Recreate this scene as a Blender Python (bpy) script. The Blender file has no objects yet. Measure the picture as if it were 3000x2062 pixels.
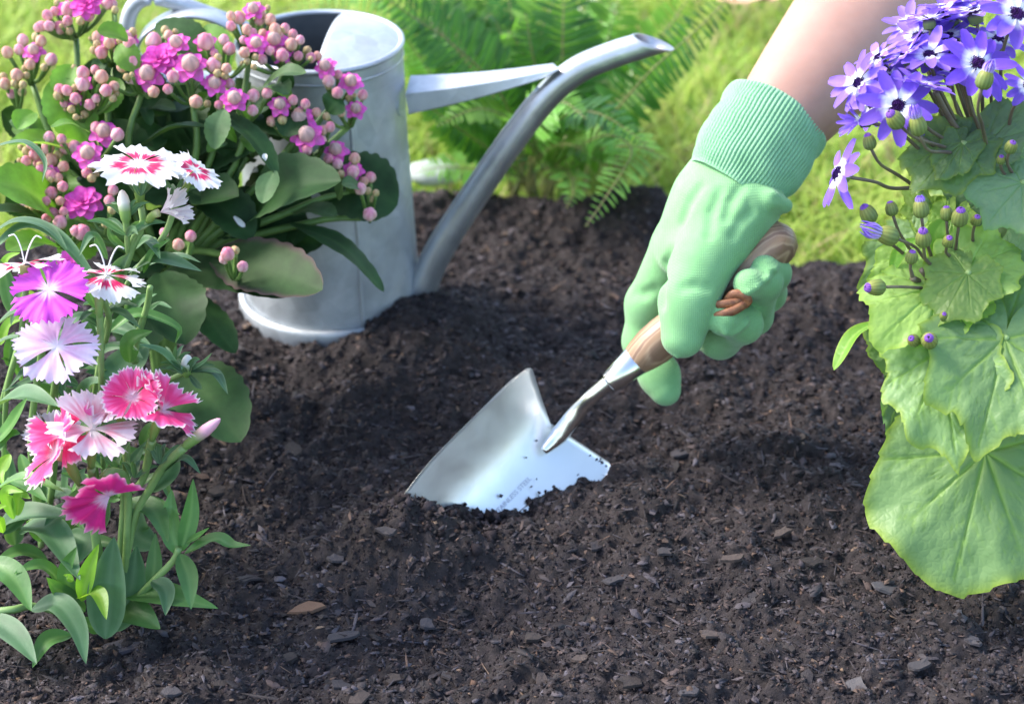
import bpy, math, random
import numpy as np
from mathutils import Vector, Matrix

# ------------------------------------------------------------------ scene, camera, world, sun
scene = bpy.context.scene
CAM_H, PITCH, FPX = 0.66, math.radians(30.5), 5598.0      # camera height, tilt, focal length in photo pixels (3000 wide)
cam_data = bpy.data.cameras.new("camera")
cam = bpy.data.objects.new("camera", cam_data)
scene.collection.objects.link(cam)
cam.location = (0, 0, CAM_H)
cam.rotation_euler = (math.pi / 2 - PITCH, 0, 0)
cam_data.sensor_width = 36.0
cam_data.lens = 36.0 * FPX / 3000.0
cam_data.clip_start, cam_data.clip_end = 0.02, 500.0
cam_data.dof.use_dof = True
cam_data.dof.focus_distance = 1.03
cam_data.dof.aperture_fstop = 7.5
scene.camera = cam

SUN_DIR = Vector((-0.74, 0.22, 0.78)).normalized()
world = bpy.data.worlds.new("World"); scene.world = world
world.use_nodes = True
wn = world.node_tree.nodes; wl = world.node_tree.links
sky = wn.new("ShaderNodeTexSky"); sky.sky_type = 'NISHITA'; sky.sun_disc = False
sky.sun_elevation = math.asin(SUN_DIR.z)
sky.sun_rotation = math.atan2(SUN_DIR.x, SUN_DIR.y)
sky.air_density = 1.0; sky.dust_density = 2.0; sky.ozone_density = 1.0
wl.new(sky.outputs[0], wn["Background"].inputs[0])
wn["Background"].inputs[1].default_value = 0.15
sun_data = bpy.data.lights.new("sun", 'SUN')
sun_data.energy = 1.5; sun_data.angle = math.radians(16); sun_data.color = (1.0, 0.95, 0.87)
sun = bpy.data.objects.new("sun", sun_data); scene.collection.objects.link(sun)
sun.rotation_euler = SUN_DIR.to_track_quat('Z', 'Y').to_euler()
sun.location = (-2, 1, 3)
vs = scene.view_settings
vs.view_transform = 'Standard'; vs.look = 'None'; vs.exposure = 1.95; vs.gamma = 1.0; vs.use_curve_mapping = False

random.seed(7); rng = np.random.default_rng(7)
COL = scene.collection

# ------------------------------------------------------------------ photo pixel -> space
CP, SP = math.cos(PITCH), math.sin(PITCH)
CAMP = np.array([0, 0, CAM_H]); VR = np.array([1.0, 0, 0]); VU = np.array([0, SP, CP]); VF = np.array([0, CP, -SP])
def at(px, py, d):
    """point seen at photo pixel (px, py), d metres along the viewing axis"""
    return CAMP + d * (VF + VR * (px - 1500) / FPX + VU * (1031 - py) / FPX)
def cdir(x, y, z):
    """direction from (right, up, towards viewer)"""
    v = VR * x + VU * y - VF * z
    return v / np.linalg.norm(v)
def ground(px, py, z=0.0):
    v = (1031 - py) / FPX
    return at(px, py, (CAM_H - z) / (SP - v * CP))
def inplane(px, py, yy):
    v = (1031 - py) / FPX
    return at(px, py, yy / (CP + v * SP))
def nrm(v):
    v = np.asarray(v, float); return v / (np.linalg.norm(v) + 1e-12)

# ------------------------------------------------------------------ noise
def _hash(ix, iy, s):
    h = (ix.astype(np.int64) * 374761393 + iy.astype(np.int64) * 668265263 + s * 974634777) & 0x7fffffff
    h = ((h ^ (h >> 13)) * 1274126177) & 0x7fffffff
    return ((h ^ (h >> 16)) & 0xffff) / 65535.0
def vnoise(x, y, s=0):
    x = np.asarray(x, float); y = np.asarray(y, float)
    ix = np.floor(x); iy = np.floor(y); fx = x - ix; fy = y - iy
    ux = fx * fx * (3 - 2 * fx); uy = fy * fy * (3 - 2 * fy)
    a = _hash(ix, iy, s); b = _hash(ix + 1, iy, s); c = _hash(ix, iy + 1, s); d = _hash(ix + 1, iy + 1, s)
    return (a + (b - a) * ux + (c - a) * uy + (a - b - c + d) * ux * uy) * 2 - 1
def sstep(a, b, x):
    t = np.clip((x - a) / (b - a), 0, 1); return t * t * (3 - 2 * t)

# ------------------------------------------------------------------ objects
WORLD = {}
def new_mesh(name, v, f, attrs=None, smooth=True):
    me = bpy.data.meshes.new(name)
    if isinstance(f, np.ndarray):
        v = np.asarray(v, np.float32); k = f.shape[1]
        me.vertices.add(len(v)); me.vertices.foreach_set("co", v.ravel())
        me.loops.add(f.size); me.loops.foreach_set("vertex_index", f.astype(np.int32).ravel())
        me.polygons.add(len(f)); me.polygons.foreach_set("loop_start", np.arange(0, f.size, k, dtype=np.int32))
        me.update(calc_edges=True)
    else:
        me.from_pydata([tuple(p) for p in v], [], f)
    if attrs:
        for k, a in attrs.items():
            a = np.asarray(a, np.float32)
            if a.ndim == 2:
                at_ = me.attributes.new(k, 'FLOAT_COLOR', 'POINT')
                if a.shape[1] == 3: a = np.concatenate([a, np.ones((len(a), 1), np.float32)], 1)
                at_.data.foreach_set("color", a.ravel())
            else:
                at_ = me.attributes.new(k, 'FLOAT', 'POINT'); at_.data.foreach_set("value", a.ravel())
    if smooth and len(me.polygons):
        me.polygons.foreach_set("use_smooth", np.ones(len(me.polygons), bool))
    me.update()
    return me
def link(name, data, parent=None, M=None):
    o = bpy.data.objects.new(name, data); COL.objects.link(o)
    M = Matrix.Identity(4) if M is None else M
    o.matrix_basis = M
    WORLD[o.name] = M.copy()
    if parent is not None:
        o.parent = parent; o.matrix_parent_inverse = WORLD[parent.name].inverted()
    return o
def obj(name, v, f, mat, parent=None, attrs=None, smooth=True):
    """mesh object from world-space vertices; origin moved to the middle of its foot"""
    v = np.asarray(v, float)
    c = np.array([(v[:, 0].min() + v[:, 0].max()) / 2, (v[:, 1].min() + v[:, 1].max()) / 2, v[:, 2].min()])
    me = new_mesh(name, v - c, f, attrs, smooth)
    for m in (mat if isinstance(mat, (list, tuple)) else [mat]): me.materials.append(m)
    return link(name, me, parent, Matrix.Translation(Vector(c)))
def empty(name, loc):
    o = bpy.data.objects.new(name, None); COL.objects.link(o)
    o.empty_display_size = 0.02
    o.location = loc; WORLD[o.name] = Matrix.Translation(Vector(loc))
    return o
def tag(o, label, cat=None, group=None, kind=None):
    if label: o["label"] = label
    if cat: o["category"] = cat
    if group: o["group"] = group
    if kind: o["kind"] = kind
    return o
class MB:
    """collects pieces of one mesh"""
    def __init__(s): s.v = []; s.f = []; s.a = {}; s.n = 0
    def add(s, v, f, **attrs):
        v = np.asarray(v, float)
        s.f += [tuple(i + s.n for i in q) for q in f]
        for k, a in attrs.items():
            a = np.asarray(a, float)
            if a.ndim == 1 and k == 'col': a = np.tile(a, (len(v), 1))
            if a.ndim == 0: a = np.full(len(v), float(a))
            s.a.setdefault(k, []).append(a)
        s.v.append(v); s.n += len(v)
    def build(s, name, mat, parent=None, smooth=True):
        return obj(name, np.concatenate(s.v), s.f, mat, parent, {k: np.concatenate(a) for k, a in s.a.items()}, smooth)
def gridfaces(nu, nv, wrap=False):
    f = []
    for i in range(nu - 1):
        for j in range(nv if wrap else nv - 1):
            k = (j + 1) % nv
            f.append((i * nv + j, i * nv + k, (i + 1) * nv + k, (i + 1) * nv + j))
    return f
def spline(P, n):
    """Catmull-Rom through P, n samples"""
    P = np.asarray(P, float)
    if len(P) == 2: return P[0] + (P[1] - P[0]) * np.linspace(0, 1, n)[:, None]
    Q = np.vstack([2 * P[0] - P[1], P, 2 * P[-1] - P[-2]])
    seg = np.linalg.norm(np.diff(P, axis=0), axis=1); cum = np.concatenate([[0], np.cumsum(seg)]) / seg.sum()
    out = []
    for u in np.linspace(0, 1, n):
        i = min(int(np.searchsorted(cum, u, 'right')) - 1, len(P) - 2)
        t = (u - cum[i]) / (cum[i + 1] - cum[i] + 1e-12)
        p0, p1, p2, p3 = Q[i], Q[i + 1], Q[i + 2], Q[i + 3]
        out.append(0.5 * (2 * p1 + (p2 - p0) * t + (2 * p0 - 5 * p1 + 4 * p2 - p3) * t * t + (3 * p1 - p0 - 3 * p2 + p3) * t ** 3))
    return np.array(out)
def arcl(P):
    c = np.concatenate([[0], np.cumsum(np.linalg.norm(np.diff(np.asarray(P, float), axis=0), axis=1))]); return c / c[-1]
def frames(C, hint):
    T = np.gradient(C, axis=0); T /= np.linalg.norm(T, axis=1)[:, None] + 1e-12
    S = np.cross(T, hint); S /= np.linalg.norm(S, axis=1)[:, None] + 1e-9
    N = np.cross(S, T)
    return T, S, N
def tube(P, R, n=24, m=10, cap=True, hint=None, flat=None):
    """round tube along a spline; R radius or list of radii; flat = (side, normal) scale"""
    C = spline(P, n)
    Rr = np.atleast_1d(R).astype(float)
    Rr = np.interp(np.linspace(0, 1, n), arcl(P) if len(Rr) == len(P) else np.linspace(0, 1, len(Rr)), Rr)
    d = C[-1] - C[0]
    if hint is None: hint = nrm(np.cross(d, [0.31, 0.22, 0.9])) if abs(nrm(d)[2]) < .95 else np.array([1.0, 0, 0])
    T, S, N = frames(C, hint)
    a = np.linspace(0, 2 * math.pi, m, endpoint=False)
    fs, fn = flat if flat else (1, 1)
    V = C[:, None] + Rr[:, None, None] * (np.cos(a)[None, :, None] * S[:, None] * fs + np.sin(a)[None, :, None] * N[:, None] * fn)
    f = gridfaces(n, m, True)
    if cap:
        f.append(tuple(range(m - 1, -1, -1))); f.append(tuple((n - 1) * m + i for i in range(m)))
    return V.reshape(-1, 3), f
def lathe(prof, origin, axis, n=32, cap=False):
    axis = nrm(axis); h = np.array([1.0, 0, 0]) if abs(axis[0]) < .8 else np.array([0, 1.0, 0])
    S = nrm(np.cross(axis, h)); N = np.cross(axis, S)
    a = np.linspace(0, 2 * math.pi, n, endpoint=False)
    V = [origin + axis * z + r * (math.cos(t) * S + math.sin(t) * N) for r, z in prof for t in a]
    f = gridfaces(len(prof), n, True)
    if cap:
        f.append(tuple(range(n - 1, -1, -1))); f.append(tuple((len(prof) - 1) * n + i for i in range(n)))
    return np.array(V), f

# ------------------------------------------------------------------ materials
def mat(name):
    m = bpy.data.materials.new(name); m.use_nodes = True
    nt = m.node_tree; return m, nt, nt.nodes["Principled BSDF"]
def node(nt, t, **kw):
    n = nt.nodes.new(t)
    for k, v in kw.items(): setattr(n, k, v)
    return n
def mixcol(nt, fac, a, b, mode='MIX'):
    n = node(nt, "ShaderNodeMix", data_type='RGBA', blend_type=mode)
    for sock, val in ((n.inputs[0], fac), (n.inputs[6], a), (n.inputs[7], b)):
        if hasattr(val, "links"): nt.links.new(val, sock)
        elif isinstance(val, (int, float)): sock.default_value = val
        else: sock.default_value = (*val, 1) if len(val) == 3 else val
    return n.outputs[2]
def noise_tex(nt, scale, detail=4, rough=.6, coord='Object', dist=0):
    tc = node(nt, "ShaderNodeTexCoord"); n = node(nt, "ShaderNodeTexNoise")
    n.inputs["Scale"].default_value = scale; n.inputs["Detail"].default_value = detail; n.inputs["Roughness"].default_value = rough
    n.inputs["Distortion"].default_value = dist
    nt.links.new(tc.outputs[coord], n.inputs["Vector"]); return n
def ramp(nt, src, stops):
    r = node(nt, "ShaderNodeValToRGB"); el = r.color_ramp.elements
    while len(el) < len(stops): el.new(.5)
    for e, (p, c) in zip(el, stops): e.position = p; e.color = (*c, 1) if len(c) == 3 else c
    nt.links.new(src, r.inputs[0]); return r.outputs[0]
def bump(nt, bsdf, height, strength, distance=.001):
    b = node(nt, "ShaderNodeBump"); b.inputs["Strength"].default_value = strength; b.inputs["Distance"].default_value = distance
    nt.links.new(height, b.inputs["Height"]); nt.links.new(b.outputs[0], bsdf.inputs["Normal"]); return b
def attr(nt, name):
    return node(nt, "ShaderNodeAttribute", attribute_name=name)
def translucent(nt, bsdf, color, fac):
    """thin-leaf light: part of the light passes through"""
    t = node(nt, "ShaderNodeBsdfTranslucent"); mx = node(nt, "ShaderNodeMixShader"); mx.inputs[0].default_value = fac
    if hasattr(color, "links"): nt.links.new(color, t.inputs[0])
    else: t.inputs[0].default_value = (*color, 1)
    out = nt.nodes["Material Output"]
    nt.links.new(bsdf.outputs[0], mx.inputs[1]); nt.links.new(t.outputs[0], mx.inputs[2]); nt.links.new(mx.outputs[0], out.inputs[0])
def leafmat(name, base, vein, edge=None, retic=0, rough=.45, tr=.3, trcol=None, under=None, nscale=60, var=.35, bumpy=.25, spec=.4):
    m, nt, b = mat(name)
    n = noise_tex(nt, nscale, 5, .6)
    dark = tuple(c * (1 - var) for c in base); light = tuple(min(1, c * (1 + var)) for c in base)
    c = ramp(nt, n.outputs[0], [(.3, dark), (.7, light)])
    if under is not None:
        g = node(nt, "ShaderNodeNewGeometry"); c = mixcol(nt, g.outputs["Backfacing"], c, under)
    c = mixcol(nt, attr(nt, "vein").outputs["Fac"], c, vein)
    if edge is not None: c = mixcol(nt, attr(nt, "edge").outputs["Fac"], c, edge)
    oi = node(nt, "ShaderNodeObjectInfo")
    hv = node(nt, "ShaderNodeHueSaturation")
    mr = node(nt, "ShaderNodeMapRange"); nt.links.new(oi.outputs["Random"], mr.inputs[0]); mr.inputs[3].default_value = .78; mr.inputs[4].default_value = 1.22
    nt.links.new(mr.outputs[0], hv.inputs["Value"]); nt.links.new(c, hv.inputs["Color"]); c = hv.outputs[0]
    nt.links.new(c, b.inputs["Base Color"]); b.inputs["Roughness"].default_value = rough
    b.inputs["Specular IOR Level"].default_value = spec
    n2 = noise_tex(nt, nscale * 9, 3, .6)
    h = n2.outputs[0]
    if retic:
        vo = node(nt, "ShaderNodeTexVoronoi", feature='DISTANCE_TO_EDGE'); vo.inputs["Scale"].default_value = retic
        tco = node(nt, "ShaderNodeTexCoord"); nt.links.new(tco.outputs["Object"], vo.inputs["Vector"])
        mr2 = node(nt, "ShaderNodeMapRange"); nt.links.new(vo.outputs[0], mr2.inputs[0]); mr2.inputs[2].default_value = .25
        ad = node(nt, "ShaderNodeMath", operation='MULTIPLY_ADD'); nt.links.new(mr2.outputs[0], ad.inputs[0]); ad.inputs[1].default_value = 1.6; nt.links.new(h, ad.inputs[2]); h = ad.outputs[0]
    bump(nt, b, h, bumpy, .0006)
    tc = mixcol(nt, 1.0, c, trcol if trcol else (1.5, 1.7, .5), 'MULTIPLY')
    translucent(nt, b, tc, tr)
    return m
def colmat(name, rough=.5, tr=.3, sat=1.0, bmp=.15, bscale=900, spec=.3):
    """colour taken from the mesh (petals, buds, crumbs)"""
    m, nt, b = mat(name)
    c = attr(nt, "col").outputs["Color"]
    n = noise_tex(nt, 250, 4, .6)
    c2 = mixcol(nt, ramp(nt, n.outputs[0], [(.3, (0, 0, 0)), (.75, (.35, .35, .35))]), c, mixcol(nt, 1, c, (.72, .66, .7), 'MULTIPLY'))
    nt.links.new(c2, b.inputs["Base Color"]); b.inputs["Roughness"].default_value = rough
    b.inputs["Specular IOR Level"].default_value = spec
    n2 = noise_tex(nt, bscale, 3, .6); bump(nt, b, n2.outputs[0], bmp, .0005)
    if tr: translucent(nt, b, c2, tr)
    return m

# ================================================================== GROUND
EDGE = np.array([(-3, 1.30), (-.6, 1.31), (-.40, 1.33), (-.16, 1.375), (-.073, 1.385), (0, 1.372), (.095, 1.378), (.123, 1.355), (.17, 1.31), (.218, 1.28), (.281, 1.272), (.38, 1.25), (.7, 1.22), (3, 1.1)])
def bed_edge(x):
    return np.interp(x, EDGE[:, 0], EDGE[:, 1]) + .012 * vnoise(x * 22, x * 0 + 3, 5) + .006 * vnoise(x * 60, x * 0 + 9, 6)
def gauss(x, y, cx, cy, s, sy=None):
    return np.exp(-((x - cx) / s) ** 2 - ((y - cy) / (sy or s)) ** 2)
def soil_smooth(x, y):
    h = (.008 * vnoise(x * 5 + 3.3, y * 5 + 1.7, 1) + .005 * vnoise(x * 13, y * 13, 2)) * (1 - .95 * gauss(x, y, -.01, .935, .13, .07))
    h += .012 * gauss(x, y, .070, .940, .03) - .006 * gauss(x, y, .0, .935, .022, .02) + .021 * gauss(x, y, -.062, .905, .038, .026)
    h += .020 * gauss(x, y, -.055, 1.14, .05, .06)            # soil banked against the can
    h += .022 * gauss(x, y, .10, 1.34, .07, .045) + .012 * gauss(x, y, -.06, 1.35, .06, .03)
    h += .018 * gauss(x, y, .30, 1.20, .12, .06) + .012 * gauss(x, y, .22, .95, .07, .07)
    h -= .006 * gauss(x, y, -.01, .85, .14, .03)
    h -= .010 * gauss(x, y, -.02, 1.03, .10, .05)
    return h
def soil_h(x, y):
    h = soil_smooth(x, y)
    h = h + .0042 * vnoise(x * 38, y * 38, 3) + .0032 * vnoise(x * 95, y * 95, 4) + .0024 * vnoise(x * 230, y * 230, 5) + .0012 * vnoise(x * 500, y * 500, 6)
    sd = bed_edge(x) - y
    k = sstep(-.012, .035, sd)
    return -.05 + (h + .05) * k

# soil sheet: fine where the bed is near, coarse beyond
def lines(a, b, fine0, fine1, step, coarse):
    L = np.arange(fine0, fine1, step)
    return np.concatenate([np.linspace(a, fine0, coarse, endpoint=False), L, np.linspace(fine1, b, coarse)])
gx = lines(-2.6, 2.6, -.44, .44, .0019, 40); gy = lines(-.6, 1.46, .70, 1.42, .0018, 12)
X, Y = np.meshgrid(gx, gy)
Z = soil_h(X, Y)
V = np.stack([X, Y, Z], -1).reshape(-1, 3)
nX, nY = len(gx), len(gy)
ii = np.arange(nX * nY).reshape(nY, nX)
F = np.stack([ii[:-1, :-1], ii[:-1, 1:], ii[1:, 1:], ii[1:, :-1]], -1).reshape(-1, 4)
m_soil, nt, b = mat("soil")
n = noise_tex(nt, 160, 8, .7); n2 = noise_tex(nt, 18, 4, .6); n3 = noise_tex(nt, 900, 4, .7)
c = ramp(nt, n.outputs[0], [(.30, (.0075, .0060, .0064)), (.5, (.023, .0178, .0182)), (.72, (.052, .0415, .043))])
c = mixcol(nt, ramp(nt, n2.outputs[0], [(.4, (0, 0, 0)), (.7, (.6, .6, .6))]), c, (.020, .0145, .0125))
nt.links.new(c, b.inputs["Base Color"]); b.inputs["Roughness"].default_value = .85; b.inputs["Specular IOR Level"].default_value = .3
bump(nt, b, n3.outputs[0], .8, .0012)
tag(obj("soil_bed", V, F, m_soil), "dark brown crumbly garden soil of the planting bed", kind="structure")

# lawn sheet to the horizon
m_lawn, nt, b = mat("lawn")
n = noise_tex(nt, 14, 6, .65); n2 = noise_tex(nt, 1.1, 3, .6)
c = ramp(nt, n.outputs[0], [(.3, (.12, .22, .03)), (.55, (.24, .38, .06)), (.75, (.38, .42, .12))])
c = mixcol(nt, ramp(nt, n2.outputs[0], [(.4, (0, 0, 0)), (.7, (.5, .5, .5))]), c, (.15, .22, .04))
nt.links.new(c, b.inputs["Base Color"]); b.inputs["Roughness"].default_value = .8
bump(nt, b, n.outputs[0], .6, .01)
lx = np.concatenate([[-120, -30, -8], np.linspace(-3, 3, 40), [8, 30, 120]]); ly = np.concatenate([[-120, -30, -6, -1], np.linspace(0, 5, 30), [9, 30, 160]])
X, Y = np.meshgrid(lx, ly); Z = -.045 + .006 * vnoise(X * 3, Y * 3, 11)
ii = np.arange(X.size).reshape(X.shape)
F = np.stack([ii[:-1, :-1], ii[:-1, 1:], ii[1:, 1:], ii[1:, :-1]], -1).reshape(-1, 4)
tag(obj("lawn", np.stack([X, Y, Z], -1).reshape(-1, 3), F, m_lawn), "green lawn ground behind the planting bed", kind="structure")

# grass blades
def grass_blades(n):
    x = rng.uniform(-1.15, 1.15, n * 2); y = 1.18 + rng.power(1.0, n * 2) * 1.6
    y = 1.18 + (y - 1.18) * rng.uniform(.15, 1, n * 2) ** .5
    keep = y > bed_edge(x) - .006
    x, y = x[keep][:n], y[keep][:n]; n = len(x)
    patch = vnoise(x * 5, y * 5, 21) * .5 + vnoise(x * 13, y * 13, 22) * .5
    h = rng.uniform(.022, .06, n) * (1 + .45 * patch); w = rng.uniform(.0009, .0021, n)
    a = rng.uniform(0, 2 * math.pi, n); bend = rng.uniform(.2, 1.3, n) * h
    dx, dy = np.cos(a), np.sin(a); sx, sy = -dy, dx
    V = np.zeros((n, 7, 3))
    for k, t in enumerate((0, .4, .75)):
        cx = x + dx * bend * t * t; cy = y + dy * bend * t * t; cz = -.05 + h * (t - .25 * t * t * (bend / h)); ww = w * (1 - .35 * t)
        V[:, 2 * k] = np.stack([cx - sx * ww, cy - sy * ww, cz], -1); V[:, 2 * k + 1] = np.stack([cx + sx * ww, cy + sy * ww, cz], -1)
    V[:, 6] = np.stack([x + dx * bend, y + dy * bend, -.05 + h * (1 - .25 * bend / h)], -1)
    T = np.array([[0, 1, 3], [0, 3, 2], [2, 3, 5], [2, 5, 4], [4, 5, 6]])
    F = (np.arange(n)[:, None, None] * 7 + T[None]).reshape(-1, 3)
    g = np.array([.28, .46, .06]); yl = np.array([.62, .68, .17]); st = np.array([.55, .46, .22])
    k = np.clip(rng.uniform(0, 1, n) * .75 + patch * .35, 0, 1)[:, None]
    C = g * (1 - k) + yl * k
    dry = (rng.uniform(0, 1, n) < .07 + .12 * (vnoise(x * 4 + 9, y * 4, 30) > .35))[:, None]
    C = np.where(dry, st * rng.uniform(.6, 1.1, (n, 1)), C) * rng.uniform(.75, 1.25, (n, 1))
    return V.reshape(-1, 3), F, np.repeat(C, 7, 0)
m_grass = colmat("grass_blade", .5, .45, bmp=.05)
V, F, C = grass_blades(52000)
tag(obj("grass", V, F, m_grass, attrs={"col": C}), "soft green grass blades of the lawn", kind="stuff")

# crumbs, chips and fibres of the soil
def rotmats(n, flat=0.0):
    a = rng.uniform(0, 2 * math.pi, n); t = rng.normal(0, 1, n) * (1 - flat) * 1.2 + rng.normal(0, .25, n); p = rng.uniform(0, 2 * math.pi, n)
    def rz(a):
        o = np.zeros_like(a); l = np.ones_like(a); c, s = np.cos(a), np.sin(a)
        return np.stack([np.stack([c, -s, o], -1), np.stack([s, c, o], -1), np.stack([o, o, l], -1)], -2)
    def rx(a):
        o = np.zeros_like(a); l = np.ones_like(a); c, s = np.cos(a), np.sin(a)
        return np.stack([np.stack([l, o, o], -1), np.stack([o, c, -s], -1), np.stack([o, s, c], -1)], -2)
    return rz(p) @ rx(t) @ rz(a)
OCT_V = np.array([[1, 0, 0], [-1, 0, 0], [0, 1, 0], [0, -1, 0], [0, 0, 1], [0, 0, -1.0]])
OCT_F = np.array([[0, 2, 4], [2, 1, 4], [1, 3, 4], [3, 0, 4], [2, 0, 5], [1, 2, 5], [3, 1, 5], [0, 3, 5]])
a6 = np.arange(6) * math.pi / 3
CHIP_V = np.concatenate([np.stack([np.cos(a6), np.sin(a6), 0 * a6 - .5], -1), np.stack([np.cos(a6) * .88, np.sin(a6) * .88, 0 * a6 + .5], -1)])
CHIP_F = np.array([[0, 1, 7], [0, 7, 6], [1, 2, 8], [1, 8, 7], [2, 3, 9], [2, 9, 8], [3, 4, 10], [3, 10, 9], [4, 5, 11], [4, 11, 10], [5, 0, 6], [5, 6, 11], [6, 7, 8], [6, 8, 9], [6, 9, 10], [6, 10, 11]])
PAL = np.array([[.016, .0126, .0136], [.026, .0200, .0206], [.040, .0312, .0325], [.055, .0460, .0510], [.064, .044, .039], [.092, .057, .041], [.078, .069, .079], [.15, .100, .066]])
PALW = np.array([.30, .30, .18, .08, .08, .03, .025, .006])
def scatter(n, tv, tf, size, asp, flat, jit, near=1.0, palw=PALW, zoff=.3):
    u = rng.uniform(0, 1, n); y = .70 + (1.40 - .70) * u ** near
    x = rng.uniform(-1, 1, n) * (.25 + .26 * (y - .2))
    keep = y < bed_edge(x) - .004; x, y = x[keep], y[keep]; n = len(x)
    s = size(n)
    sc = s[:, None] * np.stack([rng.uniform(*asp[0], n), rng.uniform(*asp[1], n), rng.uniform(*asp[2], n)], -1)
    R = rotmats(n, flat)
    tvj = tv[None] * (1 + rng.normal(0, jit, (n, len(tv), 1))) + rng.normal(0, jit * .4, (n, len(tv), 3))
    P = np.einsum('nij,nkj->nki', R, tvj * sc[:, None])
    c = np.stack([x, y, soil_h(x, y) + zoff * np.minimum(sc.min(1), s * .5)], -1)
    V = (P + c[:, None]).reshape(-1, 3)
    F = (np.arange(n)[:, None, None] * len(tv) + tf[None]).reshape(-1, 3)
    ci = rng.choice(len(PAL), n, p=palw / palw.sum())
    C = PAL[ci] * rng.uniform(.6, 1.35, (n, 1))
    return V, F, np.repeat(C, len(tv), 0)
def joinparts(L):
    off = 0; Vs, Fs, Cs = [], [], []
    for v, f, c in L:
        Vs.append(v); Fs.append(f + off); Cs.append(c); off += len(v)
    return np.concatenate(Vs), np.concatenate(Fs), np.concatenate(Cs)
logn = lambda m, s, lo, hi: (lambda n: np.clip(rng.lognormal(math.log(m), s, n), lo, hi))
m_crumb = colmat("soil_crumb", .9, 0, bmp=.9, bscale=1500, spec=.15)
V, F, C = joinparts([
    scatter(85000, OCT_V, OCT_F, logn(.00074, .42, .00035, .0020), ((.8, 1.4), (.6, 1.1), (.5, 1)), .2, .3),
    scatter(1200, OCT_V, OCT_F, logn(.0018, .35, .0012, .004), ((.8, 1.4), (.7, 1.1), (.6, 1)), .3, .3),
])
tag(obj("soil_crumbs", V, F, m_crumb, attrs={"col": C}, smooth=False), "loose dark crumbs covering the planting bed", kind="stuff")
m_chip = colmat("bark_fragment", .7, 0, bmp=.9, bscale=1200, spec=.35)
pw = np.array([.10, .2, .22, .22, .12, .05, .11, .02])
V, F, C = joinparts([
    scatter(34000, CHIP_V, CHIP_F, logn(.0011, .40, .0006, .0026), ((.9, 2.0), (.35, .8), (.10, .22)), .80, .35, palw=PALW, zoff=.5),
    scatter(19000, CHIP_V, CHIP_F, logn(.0014, .42, .0007, .0034), ((.8, 1.7), (.4, .85), (.10, .22)), .88, .3, palw=pw, zoff=.35),
    scatter(800, CHIP_V, CHIP_F, logn(.0030, .3, .0022, .0055), ((.9, 1.7), (.4, .75), (.08, .14)), .93, .28, palw=pw, zoff=.0),
    scatter(15000, CHIP_V, CHIP_F, logn(.0022, .55, .0010, .009), ((1., 1.7), (.05, .11), (.04, .09)), .82, .3, palw=np.array([.08, .2, .22, .17, .18, .07, .05, .02])),
])
tag(obj("bark_fragments", V, F, m_chip, attrs={"col": C}, smooth=False), "small bark fragments and fibres strewn over the soil", kind="stuff")

# larger bark chips, each a thing
def bark_chip(px, py, lpx, wpx, ang, col, label, group):
    p = ground(px, py); p[2] = soil_h(np.array([p[0]]), np.array([p[1]]))[0]
    p = ground(px, py, p[2])
    d = np.dot(p - CAMP, VF); L = lpx / FPX * d / 2; W = wpx / FPX * d / 2 * 1.3; n = 9
    a = np.linspace(0, 2 * math.pi, n, endpoint=False) + random.uniform(0, 1)
    rr = 1 + rng.normal(0, .22, n)
    e = np.abs(np.cos(a)) ** .7 * np.sign(np.cos(a)) * L * rr; g = np.abs(np.sin(a)) ** .7 * np.sign(np.sin(a)) * W * rr
    ca, sa = math.cos(ang), math.sin(ang); th = .0007
    tilt = rng.normal(0, .12, 2)
    top = np.stack([ca * e * .93 - sa * g * .93, sa * e * .93 + ca * g * .93, tilt[0] * e + tilt[1] * g + th + rng.normal(0, .0003, n)], -1)
    bot = np.stack([ca * e - sa * g, sa * e + ca * g, tilt[0] * e + tilt[1] * g - th], -1)
    c = np.array([[0, 0, th * 1.15]])
    v = np.concatenate([bot, top, c]) + p + np.array([0, 0, .0010])
    f = [(i, (i + 1) % n, n + (i + 1) % n, n + i) for i in range(n)] + [(n + i, n + (i + 1) % n, 2 * n) for i in range(n)] + [tuple(range(n - 1, -1, -1))]
    cc = np.tile(np.array(col) * random.uniform(.8, 1.2), (len(v), 1))
    tag(obj("bark_chip", v, f, m_chip, attrs={"col": cc}, smooth=False), label, "bark chip", group)
bark_chip(905, 1785, 95, 40, -.35, (.13, .075, .047), "thick tan wedge of bark lying alone on the dark soil", None)
bark_chip(1010, 1865, 110, 40, .2, (.05, .044, .048), "long grey-violet bark sliver just below the tan wedge of bark", None)
bark_chip(2600, 1725, 80, 34, .0, (.058, .054, .058), "flat grey bark chip in front of the cineraria's lowest leaf", None)
bark_chip(370, 1895, 100, 42, .3, (.05, .042, .048), "grey-violet bark plate beside the drooping dianthus leaf", None)
bark_chip(2510, 2015, 60, 44, .4, (.09, .08, .078), "pale grey bark flake on the bare soil front", None)
GL = "flat dark grey-brown bark chip half sunk in the soil"
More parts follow.
